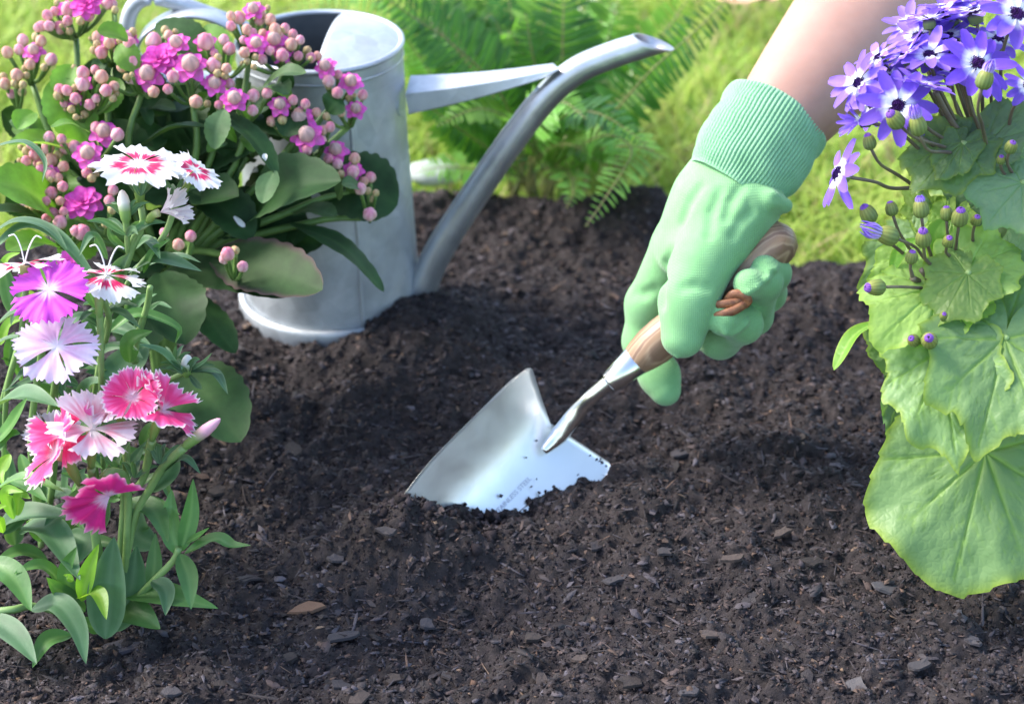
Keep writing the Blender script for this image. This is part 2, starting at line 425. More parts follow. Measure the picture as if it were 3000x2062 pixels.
for px, py, l, w, a in [(720, 1700, 60, 30, .5), (1130, 1790, 50, 40, 1), (1250, 1830, 44, 36, .3), (1335, 1750, 80, 24, .6), (1420, 1760, 74, 24, .55), (1540, 1745, 90, 26, -.2), (1560, 1870, 46, 30, .1), (1000, 2010, 60, 36, .5), (1150, 1990, 46, 40, .2), (1320, 1980, 50, 36, 1.2), (1590, 2000, 40, 60, 0), (1050, 2045, 60, 40, .7), (1800, 1700, 66, 30, .3), (1900, 1850, 60, 26, -.3), (2080, 1860, 80, 34, .1), (2200, 1760, 56, 30, .8), (2300, 1900, 60, 30, -.5), (2420, 1830, 46, 26, .3), (2380, 1650, 54, 28, .5), (2150, 1640, 60, 26, -.1), (1950, 1620, 56, 30, .2), (1750, 1600, 50, 24, .7), (1700, 1930, 50, 30, -.4), (1840, 2000, 70, 30, .3), (2020, 2030, 60, 34, -.2), (2700, 1950, 70, 30, .4), (2850, 1880, 60, 30, -.3), (2290, 1560, 54, 30, .4), (860, 1320, 60, 34, -.9), (640, 1440, 60, 26, 1.0), (760, 1560, 50, 26, .4), (980, 1640, 46, 30, .2), (1130, 1560, 54, 26, -.4), (840, 1930, 54, 30, .4), (650, 2000, 60, 30, .1), (500, 2030, 60, 30, .5), (1990, 1330, 50, 24, .3), (2250, 1290, 54, 26, -.3), (2420, 1400, 50, 24, .5)]:
    bark_chip(px, py, l, w, a, random.choice([(.036, .030, .031), (.046, .041, .044), (.034, .025, .021), (.055, .040, .034)]), GL, "bark chips scattered on the bed")

# soil crumbs lying on and against the trowel are made with the trowel below
p = ground(1270, 556, -.02)
v, f = lathe([(.0, .0), (.028, .0), (.031, .004), (.030, .010), (.022, .013), (.0, .0135)], np.array([0, 0, 0.0]), [0, 0, 1], 14)
v[:, 0] *= .75; v[:, 1] *= .5; v += rng.normal(0, .0006, v.shape) + p + np.array([.0, .02, .0])
m_stone, nt, b = mat("pale_stone"); n = noise_tex(nt, 80, 5)
nt.links.new(ramp(nt, n.outputs[0], [(.3, (.30, .34, .32)), (.7, (.46, .50, .46))]), b.inputs["Base Color"]); b.inputs["Roughness"].default_value = .7
tag(obj("edging_stone", v, f, m_stone), "pale flat stone where the soil meets the grass behind the spout", "stone")

# ================================================================== WATERING CAN
CANY = 1.185
CX = at(978, 895, 1.356)[0]
CB = np.array([CX, CANY, -.004]); CH = .2025; RT, RB = .0535, .0615
def metalmat(name, lo, hi, rough, bscale=300, bs=.15, spangle=True, metallic=1.0):
    m, nt, b = mat(name)
    n = noise_tex(nt, 26, 5, .6, dist=.6)
    c = ramp(nt, n.outputs[0], [(.3, lo), (.7, hi)])
    if spangle:
        v = node(nt, "ShaderNodeTexVoronoi"); v.inputs["Scale"].default_value = 70
        tc = node(nt, "ShaderNodeTexCoord"); nt.links.new(tc.outputs["Object"], v.inputs["Vector"])
        bw = node(nt, "ShaderNodeRGBToBW"); nt.links.new(v.outputs["Color"], bw.inputs[0])
        c = mixcol(nt, .12, c, bw.outputs[0], 'OVERLAY')
        n4 = noise_tex(nt, 9, 6, .7)
        c = mixcol(nt, ramp(nt, n4.outputs[0], [(.5, (0, 0, 0)), (.75, (.55, .55, .55))]), c, tuple(x * .62 for x in lo))
    nt.links.new(c, b.inputs["Base Color"]); b.inputs["Metallic"].default_value = metallic
    r = ramp(nt, noise_tex(nt, 40, 4).outputs[0], [(.3, (rough * .8,) * 3), (.7, (min(1, rough * 1.25),) * 3)])
    nt.links.new(r, b.inputs["Roughness"])
    bump(nt, b, noise_tex(nt, bscale, 3).outputs[0], bs, .0006)
    return m
m_galv = metalmat("galvanised_steel", (.38, .41, .44), (.54, .57, .60), .52, metallic=.7)
m_spout = metalmat("spout_steel", (.40, .41, .43), (.58, .59, .61), .38, spangle=False, metallic=.85)
can = empty("watering_can", CB)
tag(can, "galvanised metal watering can standing half hidden behind the pink-budded plant", "watering can")
Zs = np.linspace(0, CH, 24); prof = [(RB + (RT - RB) * (z / CH) ** .8, z + .017) for z in np.linspace(0, CH - .017, 24)]
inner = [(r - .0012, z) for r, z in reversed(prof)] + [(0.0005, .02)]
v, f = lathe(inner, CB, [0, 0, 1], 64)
m_inner = metalmat("shade_darkened_zinc", (.07, .075, .08), (.14, .15, .155), .75, spangle=False, metallic=.3)  # dull zinc, with the shade inside the can put into its colour
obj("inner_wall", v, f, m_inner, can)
v, f = lathe(prof, CB, [0, 0, 1], 64)
v[:, :2] += (np.stack([vnoise(v[:, 0] * 40, v[:, 2] * 30, 41), vnoise(v[:, 1] * 40, v[:, 2] * 30, 42)], -1)) * .0005
obj("body", v, f, m_galv, can)
v, f = lathe([(RB + .0008, .0), (RB + .0042, .0), (RB + .0046, .004), (RB + .0046, .016), (RB + .0036, .019), (RB + .0006, .0195), (RB + .0008, .0)], CB, [0, 0, 1], 64)
obj("foot_ring", v, f, m_galv, can)
a = np.linspace(0, 2 * math.pi, 13)
v, f = lathe([(RT + .0006 + .0019 * math.cos(t), CH + .0019 * math.sin(t)) for t in a], CB, [0, 0, 1], 64)
obj("rim_bead", v, f, m_galv, can)
sx_, sy_ = math.cos(-1.15), math.sin(-1.15)
v, f = tube([CB + np.array([sx_ * (r_ + .0004), sy_ * (r_ + .0004), z_]) for r_, z_ in prof[::4] + [prof[-1]]], .0011, 30, 6, hint=np.array([sy_, -sx_, 0.0])); obj("side_seam", v, f, m_galv, can)
v, f = lathe([(RT + .0012, CH - .010), (RT + .0019, CH - .009), (RT + .0012, CH - .008)], CB, [0, 0, 1], 64)
obj("rim_groove", v, f, m_galv, can)
# half lid: part of a low dome right of a slanted chord
L = []; nr, na = 14, 40
ch_dir = nrm([.10, 1.0, 0]); chn = np.array([ch_dir[1], -ch_dir[0], 0]); off = .007
hw = math.sqrt((RT - .001) ** 2 - off ** 2)
pts = []
for i in range(nr + 1):
    for j in range(na + 1):
        s = j / na * 2 - 1
        e = ch_dir * s * hw
        far = math.sqrt(max((RT - .001) ** 2 - (s * hw) ** 2, 0))
        q = e + chn * (off + (far - off) * i / nr)
        rr = np.linalg.norm(q[:2]) / RT
        pts.append(CB + np.array([q[0], q[1], CH + .0005 + .0085 * (1 - rr ** 2)]))
pts = np.array(pts); g = gridfaces(nr + 1, na + 1)
m2 = MB(); m2.add(pts, g); m2.add(pts - np.array([0, 0, .0012]), [tuple(reversed(q)) for q in g])
e0 = list(range(na + 1)); k = len(pts)
m2.add(np.zeros((0, 3)), []); m2.f += [(j + 1, j, j + k, j + 1 + k) for j in range(na)]
m2.build("lid", m_galv, can)
# spout
SY = CANY - .012
sp = [inplane(px, py, SY) for px, py in [(1205, 930), (1248, 815), (1310, 695), (1440, 498), (1520, 385), (1600, 285), (1690, 208), (1800, 160), (1915, 124)]]
C = spline(sp, 60); T, S, N = frames(C, np.array([0, 1.0, 0]))
R = np.interp(np.linspace(0, 1, 60), [0, .15, .5, .8, 1], [.0125, .0100, .0093, .0092, .0085])
aa = np.linspace(0, 2 * math.pi, 28, endpoint=False)
cut = np.zeros((60, 28, 3)) ; sh = np.linspace(0, 1, 60) ** 10
up = np.cos(aa)           # which side of the tube
V = C[:, None] + R[:, None, None] * (np.cos(aa)[None, :, None] * S[:, None] + np.sin(aa)[None, :, None] * N[:, None])
topside = np.sign(S[-1][2]) * np.cos(aa)
V = V - T[:, None] * (sh[:, None] * (topside[None] * .011))[..., None]
V[-1] += (V[-1] - C[-1] - T[-1] * 0) * .06
ins = V[::-1] - (V[::-1] - C[::-1][:, None]) * .1
f = gridfaces(120, 28, True)
spo = obj("spout", np.concatenate([V, ins]).reshape(-1, 3), f, m_spout, can)
# seam strip on the spout's inner side
side = -np.sign(S[30][2]) * 0 + 1
seam = [C[i] + (S[i] * np.sign(S[i][2])) * R[i] * .985 - np.array([.0, .002, 0]) for i in range(6, 44, 3)]
v, f = tube(seam, .0011, 40, 6); obj("seam", v, f, m_spout, spo)
# brace: folded strip, wide at the can, narrow at the spout
def B(px, py, y): return inplane(px, py, y)
q = [[B(1203, 222, CANY + .006), B(1188, 276, CANY - .016), B(1196, 334, CANY - .017)], [B(1620, 186, SY + .004), B(1640, 203, SY - .009), B(1600, 226, SY - .010)]]
mb = MB(); n = 16; V = []
for i in range(n):
    t = i / (n - 1)
    for k in range(3): V.append(q[0][k] * (1 - t) + q[1][k] * t + np.array([0, 0, -.0016 * math.sin(math.pi * t)]))
V = np.array(V); back = V + np.array([0, .0014, -.0012])
mb.add(V, gridfaces(n, 3)); mb.add(back, [tuple(reversed(x)) for x in gridfaces(n, 3)])
k = len(V); mb.f += [(i * 3, (i + 1) * 3, (i + 1) * 3 + k, i * 3 + k) for i in range(n - 1)] + [(i * 3 + 2 + k, (i + 1) * 3 + 2 + k, (i + 1) * 3 + 2, i * 3 + 2) for i in range(n - 1)]
brace = mb.build("spout_brace", m_galv, can, smooth=False)
# tab of the brace on the can wall
def canwall(px, py, out=.0012):
    o = CAMP; dv = at(px, py, 1) - CAMP
    lo, hi = 1.0, 1.40
    prev = None
    for d in np.linspace(1.05, 1.4, 700):
        p = o + dv * d; zz = (p[2] - CB[2]) / CH; rr = RB + (RT - RB) * max(zz, 0) ** .8
        if math.hypot(p[0] - CB[0], p[1] - CB[1]) < rr + out: return p
    return None
tab = [canwall(px, py) for px, py in [(1168, 300), (1163, 318), (1170, 340), (1186, 345), (1200, 340), (1198, 300), (1190, 282)]]
tab = [p for p in tab if p is not None]
if len(tab) > 4:
    tab = np.array(tab); k = len(tab); inn = tab + nrm(np.array([CB[0], CB[1], 0]) - np.array([tab[:, 0].mean(), tab[:, 1].mean(), 0])) * .0016
    obj("rivet_tab", np.concatenate([tab, inn]), [tuple(range(k))] + [(i, (i + 1) % k, (i + 1) % k + k, i + k) for i in range(k)], m_galv, brace, smooth=False)
# carrying handle: tube arching off the rim and a strap loop below it
hp = [inplane(px, py, CANY + .004) for px, py in [(752, 128), (730, 95), (690, 72), (600, 38), (500, 4), (430, -6), (385, 30), (372, 120), (400, 300), (520, 520), (640, 640), (722, 700)]]
v, f = tube(hp, .0052, 60, 14); obj("handle", v, f, m_galv, can)
hp = [inplane(px, py, CANY - .006) for px, py in [(750, 140), (728, 104), (690, 78), (620, 44), (545, 36), (475, 58), (415, 105), (400, 170), (470, 222), (600, 230), (752, 230)]]
C = spline(hp, 60); T, S, N = frames(C, np.array([0, 1.0, 0]))
m2 = MB(); prof = [(-.0008, -.010), (.0012, -.010), (.0022, 0), (.0012, .010), (-.0008, .010), (.0002, 0)]
V = np.array([[C[i] + S[i] * u + N[i] * w for u, w in prof] for i in range(60)])
m2.add(V.reshape(-1, 3), gridfaces(60, 6, True)); m2.build("handle_strap", m_galv, can)

# ================================================================== TROWEL
trowel = empty("garden_trowel", at(1400, 1500, 1.15))
tag(trowel, "hand trowel with wooden handle and shiny blade pushed into the soil", "trowel")
m_blade = metalmat("stainless_steel", (.78, .79, .77), (.86, .87, .85), .36, bscale=700, bs=.05, spangle=False, metallic=.84)
D0 = 1.165; DS = 1.139
M0 = at(1612, 1240, D0); AX = cdir(-.71, -.70, .36); TR = cdir(.70, -.71, 0); TR = nrm(TR - AX * np.dot(TR, AX)); NB = np.cross(TR, AX); NB = NB if np.dot(NB, -VF) > 0 else -NB
WING, LEN = 236 / FPX * D0, .152
ns, ntt = 40, 41
tt = np.linspace(-1, 1, ntt); ph = np.radians(-16 + 21 * np.tanh(tt * 2.6))
wt = np.where(tt < 0, .86, 1.0); du = np.cos(ph) * wt; dn = np.sin(ph) * wt; step = tt[1] - tt[0]
cu = np.concatenate([[0], np.cumsum((du[1:] + du[:-1]) / 2 * step)]); cn = np.concatenate([[0], np.cumsum((dn[1:] + dn[:-1]) / 2 * step)])
mid = ntt // 2; cu -= cu[mid]; cn -= cn[mid]
V = []
for i in range(ns):
    s = i / (ns - 1)
    w = 1.0 if s < .42 else max(math.sqrt(max(1 - ((s - .42) / .58) ** 2.1, 0)), .02)
    w *= .955 + .045 * min(1, s / .08)          # rounded shoulders
    for j in range(ntt):
        t = tt[j]
        start = -.0105 * abs(t) ** .8
        if abs(t) > .9: start += .0042 * ((abs(t) - .9) / .1) ** 2 * (1 if s < .06 else 1)
        V.append(M0 + AX * (start + (LEN - start) * s) + (TR * cu[j] + NB * cn[j]) * WING * w)
V = np.array(V); back = V - NB * .0013
m2 = MB(); g = gridfaces(ns, ntt); m2.add(V, g); m2.add(back, [tuple(reversed(q)) for q in g]); k = len(V)
m2.f += [(j, j + 1, j + 1 + k, j + k) for j in range(ntt - 1)]
for i in range(ns - 1):
    m2.f.append(((i + 1) * ntt, i * ntt, i * ntt + k, (i + 1) * ntt + k)); e = ntt - 1
    m2.f.append((i * ntt + e, (i + 1) * ntt + e, (i + 1) * ntt + e + k, i * ntt + e + k))
blade = m2.build("blade", m_blade, trowel)
m_shank = metalmat("polished_steel", (.70, .68, .66), (.80, .78, .76), .22, bs=.04, spangle=False)
v, f = tube([at(1592, 1322, 1.1545), at(1640, 1272, 1.156), at(1690, 1208, 1.151), at(1735, 1160, 1.143), at(1800, 1105, 1.137)], [.0028, .0056, .0058, .0046, .0044, .0044], 40, 14, flat=(1, .8)); obj("shank", v, f, m_shank, trowel)
HA, HB = at(1784, 1122, 1.137), at(2322, 672, 1.112)
hx = nrm(HB - HA); hl = np.linalg.norm(HB - HA)
v, f = lathe([(.0046, .0), (.0062, .0), (.0066, .001), (.0094, .0212), (.0090, .0215), (.0, .0215)], HA, hx, 32); obj("ferrule", v, f, m_shank, trowel)
m_wood, nt, b = mat("ash_wood")
tc = node(nt, "ShaderNodeTexCoord"); mp = node(nt, "ShaderNodeMapping"); nt.links.new(tc.outputs["Object"], mp.inputs["Vector"])
q = Vector(hx).to_track_quat('X', 'Z').to_euler()
mp.vector_type = 'TEXTURE'; mp.inputs["Rotation"].default_value = q; mp.inputs["Scale"].default_value = (6.0, 1, 1)
n = node(nt, "ShaderNodeTexNoise"); n.inputs["Scale"].default_value = 90; n.inputs["Detail"].default_value = 3; n.inputs["Distortion"].default_value = 1.2; nt.links.new(mp.outputs[0], n.inputs["Vector"])
wv = node(nt, "ShaderNodeTexWave", wave_type='BANDS', bands_direction='Y'); wv.inputs["Scale"].default_value = 60; wv.inputs["Distortion"].default_value = 5; wv.inputs["Detail"].default_value = 2; nt.links.new(mp.outputs[0], wv.inputs["Vector"])
c = ramp(nt, wv.outputs[0], [(.2, (.34, .21, .12)), (.6, (.46, .31, .19)), (.9, (.24, .14, .085))])
c = mixcol(nt, ramp(nt, n.outputs[0], [(.42, (0, 0, 0)), (.7, (.75, .75, .75))]), c, (.15, .085, .055))
nt.links.new(c, b.inputs["Base Color"]); b.inputs["Roughness"].default_value = .42
bump(nt, b, n.outputs[0], .15, .0004)
r = [(.0088, .0205), (.0106, .027), (.0122, .036), (.0124, .046), (.0116, .062), (.0112, .078), (.0120, .094), (.0130, .110), (.0140, .122), (.0141, .132), (.0128, .1405), (.0095, .1465), (.004, .1495), (.0003, .1503)]
kk = hl / .1503; r = [(a_, z * kk) for a_, z in r]
v, f = lathe(r, HA, hx, 40); handle = obj("wooden_handle", v, f, m_wood, trowel)
# stamped writing
def lettering(name, body, mid, xdir, ndir, size, m, parent, bend=None):
    cu_ = bpy.data.curves.new(name, 'FONT'); cu_.body = body; cu_.size = size; cu_.align_x = 'CENTER'; cu_.align_y = 'CENTER'; cu_.extrude = .00008
    to = bpy.data.objects.new(name, cu_); COL.objects.link(to)
    dg = bpy.context.evaluated_depsgraph_get(); me = bpy.data.meshes.new_from_object(to.evaluated_get(dg))
    bpy.data.objects.remove(to); bpy.data.curves.remove(cu_)
    co = np.array([list(p.co) for p in me.vertices]); fs = [tuple(p.vertices) for p in me.polygons]
    xd = nrm(xdir); nd = nrm(ndir - xd * np.dot(ndir, xd)); yd = np.cross(nd, xd)
    W = mid + co[:, :1] * xd + co[:, 1:2] * yd + co[:, 2:3] * nd
    if bend is not None: W = W - nd * (bend - np.sqrt(np.maximum(bend ** 2 - co[:, 1:2] ** 2, 0)))
    bpy.data.meshes.remove(me)
    return obj(name, W, fs, m, parent, smooth=False)
m_etch, nt, b = mat("etched_mark"); b.inputs["Base Color"].default_value = (.50, .52, .58, 1); b.inputs["Roughness"].default_value = .6; b.inputs["Metallic"].default_value = .5
m_burn, nt, b = mat("burnt_mark"); b.inputs["Base Color"].default_value = (.06, .035, .025, 1); b.inputs["Roughness"].default_value = .7
pm = M0 + AX * .0485 + (TR * cu[26] + NB * cn[26]) * WING
nloc = nrm(np.cross(TR * (cu[28] - cu[24]) + NB * (cn[28] - cn[24]), AX)); nloc = nloc if np.dot(nloc, -VF) > 0 else -nloc
lettering("stamped_lettering", "STAINLESS STEEL", pm + nloc * .0006, -AX, nloc, .0042, m_etch, blade)
tc_ = cdir(.12, .25, 1); tc_ = nrm(tc_ - hx * np.dot(tc_, hx))
hm = HA + hx * (.103 * kk)
lettering("stamped_lettering", "OHIS", hm + tc_ * .01235, hx, tc_, .0065, m_burn, handle, bend=.0120)
# leather cord knotted through the handle
m_leather, nt, b = mat("leather"); n = noise_tex(nt, 400, 4)
nt.links.new(ramp(nt, n.outputs[0], [(.3, (.16, .055, .03)), (.7, (.36, .15, .06))]), b.inputs["Base Color"]); b.inputs["Roughness"].default_value = .5
bump(nt, b, n.outputs[0], .3, .0005)
m2 = MB()
for P, rr in [([(2098, 893, 1.0935), (2125, 890, 1.0915), (2160, 884, 1.092), (2192, 872, 1.094)], .0021), ([(2092, 928, 1.0940), (2115, 922, 1.0915), (2150, 910, 1.091), (2180, 892, 1.0925), (2192, 882, 1.095)], .0023), ([(2130, 880, 1.0945), (2148, 862, 1.0915), (2175, 864, 1.0905), (2192, 880, 1.092), (2178, 896, 1.094)], .0022), ([(2120, 900, 1.0965), (2140, 885, 1.1), (2150, 860, 1.106), (2150, 845, 1.112)], .002)]:
    v, f = tube([at(*p_) for p_ in P], [rr * .9, rr, rr, rr * .9], 20, 9, flat=(1.25, .8)); m2.add(v, f)
m2.build("leather_cord", m_leather, trowel)

# crumbs thrown up along the blade and stuck to it
L = []
def clods(P, size, pal=PAL[:4]):
    n = len(P); sc = size[:, None] * rng.uniform(.7, 1.2, (n, 3)); R = rotmats(n)
    tv = OCT_V[None] * (1 + rng.normal(0, .25, (n, 6, 1)))
    Vv = np.einsum('nij,nkj->nki', R, tv * sc[:, None]) + P[:, None]
    L.append((Vv.reshape(-1, 3), (np.arange(n)[:, None, None] * 6 + OCT_F[None]).reshape(-1, 3), np.repeat(pal[rng.integers(0, len(pal), n)] * .8, 6, 0)))
def blade_d(px, py):
    return D0 - .36 * ((1612 - px) * .71 + (py - 1240) * .70) / FPX * 1.15
line = [(1170, 1455), (1215, 1462), (1262, 1436), (1330, 1458), (1400, 1474), (1440, 1490), (1480, 1512), (1530, 1502), (1580, 1508), (1640, 1484), (1700, 1450), (1740, 1430), (1790, 1398)]
P = []
for q in range(520):
    u = random.uniform(0, len(line) - 1.001); i = int(u); t = u - i
    px = line[i][0] * (1 - t) + line[i + 1][0] * t; py = line[i][1] * (1 - t) + line[i + 1][1] * t
    dd = random.uniform(0, 1)
    if px < 1430: continue
    P.append(at(px + random.gauss(0, 6), py + 4 + dd * 26 - 3 * random.random(), blade_d(px, py) - .0015 - dd * .010))
for q in range(260):
    x_ = random.uniform(-.085, -.012); y_ = .918 + random.gauss(0, .012); P.append(np.array([x_, y_, soil_h(np.array([x_]), np.array([y_]))[0] + .0008]))
clods(np.array(P), np.clip(rng.lognormal(math.log(.0018), .45, len(P)), .0008, .0045))
P = [at(px, py, blade_d(px, py) - .0008) for px, py in [(1552, 1466), (1580, 1443), (1586, 1472), (1467, 1453), (1556, 1425), (1572, 1403), (1542, 1340), (1572, 1290)]]
clods(np.array(P), np.array([.0024, .0016, .0012, .0012, .0009, .0008, .0008, .0008]))
P = [at(1700 + 100 * t + random.gauss(0, 3), 1312 + 72 * t + random.gauss(0, 4), D0 + .003) for t in rng.uniform(.1, .8, 13)]
clods(np.array(P), rng.uniform(.0005, .0013, 13))
V, F, C = joinparts(L)
tag(obj("soil_clods", V, F, m_crumb, attrs={"col": C}, smooth=False), "fresh crumbs of soil heaped against the trowel blade", kind="stuff")

# ================================================================== PERSON: gloved hand and forearm
def cs(px, py, d):      # camera-frame coordinates (right, up, depth)
    return np.array([(px - 1500) / FPX * d, (1031 - py) / FPX * d, d])
class SDF:
    def __init__(s, lo, hi, h):
        s.h = h; s.o = np.array(lo, float); n = [int((b_ - a_) / h) + 1 for a_, b_ in zip(lo, hi)]
        s.P = np.stack(np.meshgrid(*[lo[i] + h * np.arange(n[i]) for i in range(3)], indexing='ij'), -1).astype(np.float32)
    def chain(s, pts, k=.004, squash=None):
        """rounded tapering chain: (px, py, d, r)"""
        out = None
        for a_, b_ in zip(pts[:-1], pts[1:]):
            A = cs(*a_[:3]).astype(np.float32); Bv = cs(*b_[:3]).astype(np.float32); ab = Bv - A
            t = np.clip(((s.P - A) @ ab) / (ab @ ab), 0, 1)
            v = s.P - A - t[..., None] * ab
            if squash is not None:
                nn, kq = squash; nn = np.array(nn, np.float32); vn = v @ nn
                dist = np.sqrt((v ** 2).sum(-1) + (kq * kq - 1) * vn ** 2)
            else: dist = np.sqrt((v ** 2).sum(-1))
            dist = dist - (a_[3] + (b_[3] - a_[3]) * t)
            out = dist if out is None else smin(out, dist, k)
        return out
def smin(a_, b_, k):
    h = np.maximum(k - np.abs(a_ - b_), 0) / k
    return np.minimum(a_, b_) - h * h * k * .25
def surface_nets(Fv, o, h):
    ins = Fv < 0
    n = np.array(Fv.shape) - 1
    cnt = np.zeros(n, np.int8); pos = np.zeros((*n, 3), np.float32); ne = np.zeros(n, np.float32)
    def sl(d): return tuple(slice(d[i], d[i] + n[i]) for i in range(3))
    for c_ in np.ndindex(2, 2, 2): cnt += ins[sl(c_)]
    mask = (cnt > 0) & (cnt < 8)
    for ax in range(3):
        others = [i for i in range(3) if i != ax]
        for u in range(2):
            for w in range(2):
                d0 = [0, 0, 0]; d0[others[0]] = u; d0[others[1]] = w; d1 = list(d0); d1[ax] = 1
                f0, f1 = Fv[sl(d0)], Fv[sl(d1)]; cross = (f0 < 0) != (f1 < 0)
                t = np.where(cross, f0 / np.where(cross, f0 - f1, 1), 0)
                p_ = np.zeros((*n, 3), np.float32); p_[..., ax] = t; p_[..., others[0]] = u; p_[..., others[1]] = w
                pos += p_ * cross[..., None]; ne += cross
    idx = -np.ones(n, np.int64); idx[mask] = np.arange(mask.sum())
    base = np.stack(np.meshgrid(*[np.arange(k_) for k_ in n], indexing='ij'), -1)
    V = (base[mask] + pos[mask] / ne[mask][:, None]) * h + o
    faces = []
    for ax in range(3):
        o1, o2 = [(1, 2), (2, 0), (0, 1)][ax]
        s0 = [slice(1, n[i]) for i in range(3)]; s0[ax] = slice(0, n[ax]); s1 = list(s0); s1[ax] = slice(1, n[ax] + 1)
        a_, b_ = ins[tuple(s0)], ins[tuple(s1)]
        w = np.argwhere(a_ != b_); flip = a_[a_ != b_]
        w = w + np.array([0 if i == ax else 1 for i in range(3)])
        e1 = np.zeros(3, int); e1[o1] = 1; e2 = np.zeros(3, int); e2[o2] = 1
        q = [idx[tuple((w - x).T)] for x in (e1 + e2, e2, 0 * e1, e1)]
        quad = np.stack(q, -1); quad[~flip] = quad[~flip][:, ::-1]
        faces.append(quad)
    return V, np.concatenate(faces)
lo = cs(1780, 1215, 1.05); hi = cs(2390, 415, 1.215)
G = SDF((lo[0] - .01, cs(1780, 1215, 1.2)[1] - .002, 1.062), (hi[0] + .004, hi[1] + .006, 1.20), .00115)
vz = (0, 0, 1)
palm = G.chain([(2172, 505, 1.126, .0285), (2100, 632, 1.122, .0268), (2036, 732, 1.124, .020)], squash=(vz, 1.25))
backh = G.chain([(2075, 590, 1.135, .0215), (1985, 725, 1.142, .0160)])
thumb = G.chain([(2135, 630, 1.114, .0235), (2055, 775, 1.104, .0160), (2016, 880, 1.100, .0146), (2000, 985, 1.1005, .0126)], k=.012, squash=(vz, 1.12))
heel = G.chain([(2208, 588, 1.115, .0160), (2128, 692, 1.106, .0120)], k=.01)
A = smin(smin(palm, backh, .014), smin(thumb, heel, .012), .012)
index = G.chain([(1990, 712, 1.144, .0160), (1896, 890, 1.158, .0126), (1884, 1000, 1.166, .0118), (1932, 1100, 1.163, .0118), (1950, 1145, 1.160, .0092)], k=.006)
middle = G.chain([(2040, 740, 1.146, .013), (2050, 960, 1.164, .0120), (2110, 992, 1.146, .0114), (2178, 950, 1.116, .0105), (2118, 936, 1.099, .0094)], k=.006)
ring = G.chain([(2085, 700, 1.142, .013), (2140, 930, 1.158, .0118), (2205, 925, 1.140, .0112), (2238, 828, 1.108, .0098), (2192, 832, 1.0955, .0088)], k=.006)
pinky = G.chain([(2130, 660, 1.136, .012), (2200, 860, 1.150, .0105), (2250, 860, 1.140, .0100), (2268, 800, 1.116, .0090), (2240, 786, 1.104, .0080)], k=.006)
Fd = smin(A, index, .003)
for g_ in (middle, ring, pinky): Fd = smin(Fd, g_, .0010)
# wrinkles by the cuff
fold = G.chain([(2205, 566, 1.104, .0038), (2255, 585, 1.100, .0050), (2300, 603, 1.108, .0045)])
Fd = smin(Fd, fold, .004)
cut = G.chain([(2198, 590, 1.092, .0018), (2230, 598, 1.088, .0028), (2270, 612, 1.092, .0026)])
Fd = -smin(-Fd, cut, .003)
cut = G.chain([(2190, 548, 1.090, .0012), (2226, 560, 1.087, .0016), (2290, 590, 1.096, .0016)])
Fd = -smin(-Fd, cut, .003)
# raised seams: laid on the surface found along the line of sight
def surf_depth(px, py):
    for d in np.arange(1.064, 1.19, .0006):
        i = np.round((cs(px, py, d) - G.o) / G.h).astype(int)
        if (i >= 0).all() and (i < np.array(Fd.shape)).all() and Fd[tuple(i)] < 0: return d
    return None
for pts, rg in (([(1962, 735), (1950, 780), (1942, 830), (1938, 890)], .0026), ([(2170, 548), (2140, 590), (2128, 640)], .0020), ([(2200, 620), (2172, 648), (2150, 690)], .0020), ([(2050, 545), (2020, 590), (1996, 650)], .0022), ([(2075, 846), (2040, 836), (2000, 842)], .0018), ([(1915, 850), (1885, 862), (1862, 858)], .0020), ([(2110, 560), (2085, 620), (2075, 690)], .0016)):
    q = [(a_, b_, surf_depth(a_, b_)) for a_, b_ in pts]; q = [(a_, b_, d - .0012, rg) for a_, b_, d in q if d]
    if len(q) > 1: Fd = -smin(-Fd, G.chain(q, k=.002), .0045)
for pts in ([(2241, 778), (2252, 804), (2245, 818), (2217, 841), (2194, 855), (2173, 853)], [(2254, 789), (2267, 790), (2279, 778)], [(2110, 959), (2125, 973), (2141, 976), (2164, 964), (2183, 948), (2190, 936)], [(1972, 1035), (1985, 1045), (2010, 1050), (2030, 1042)]):
    q = [(a_, b_, surf_depth(a_, b_)) for a_, b_ in pts]; q = [(a_, b_, d + .0004, .0013) for a_, b_, d in q if d]
    if len(q) > 1: Fd = smin(Fd, G.chain(q), .0012)
Vg, Fg = surface_nets(Fd, G.o, G.h)
Vw = CAMP + Vg[:, :1] * VR + Vg[:, 1:2] * VU + Vg[:, 2:3] * VF
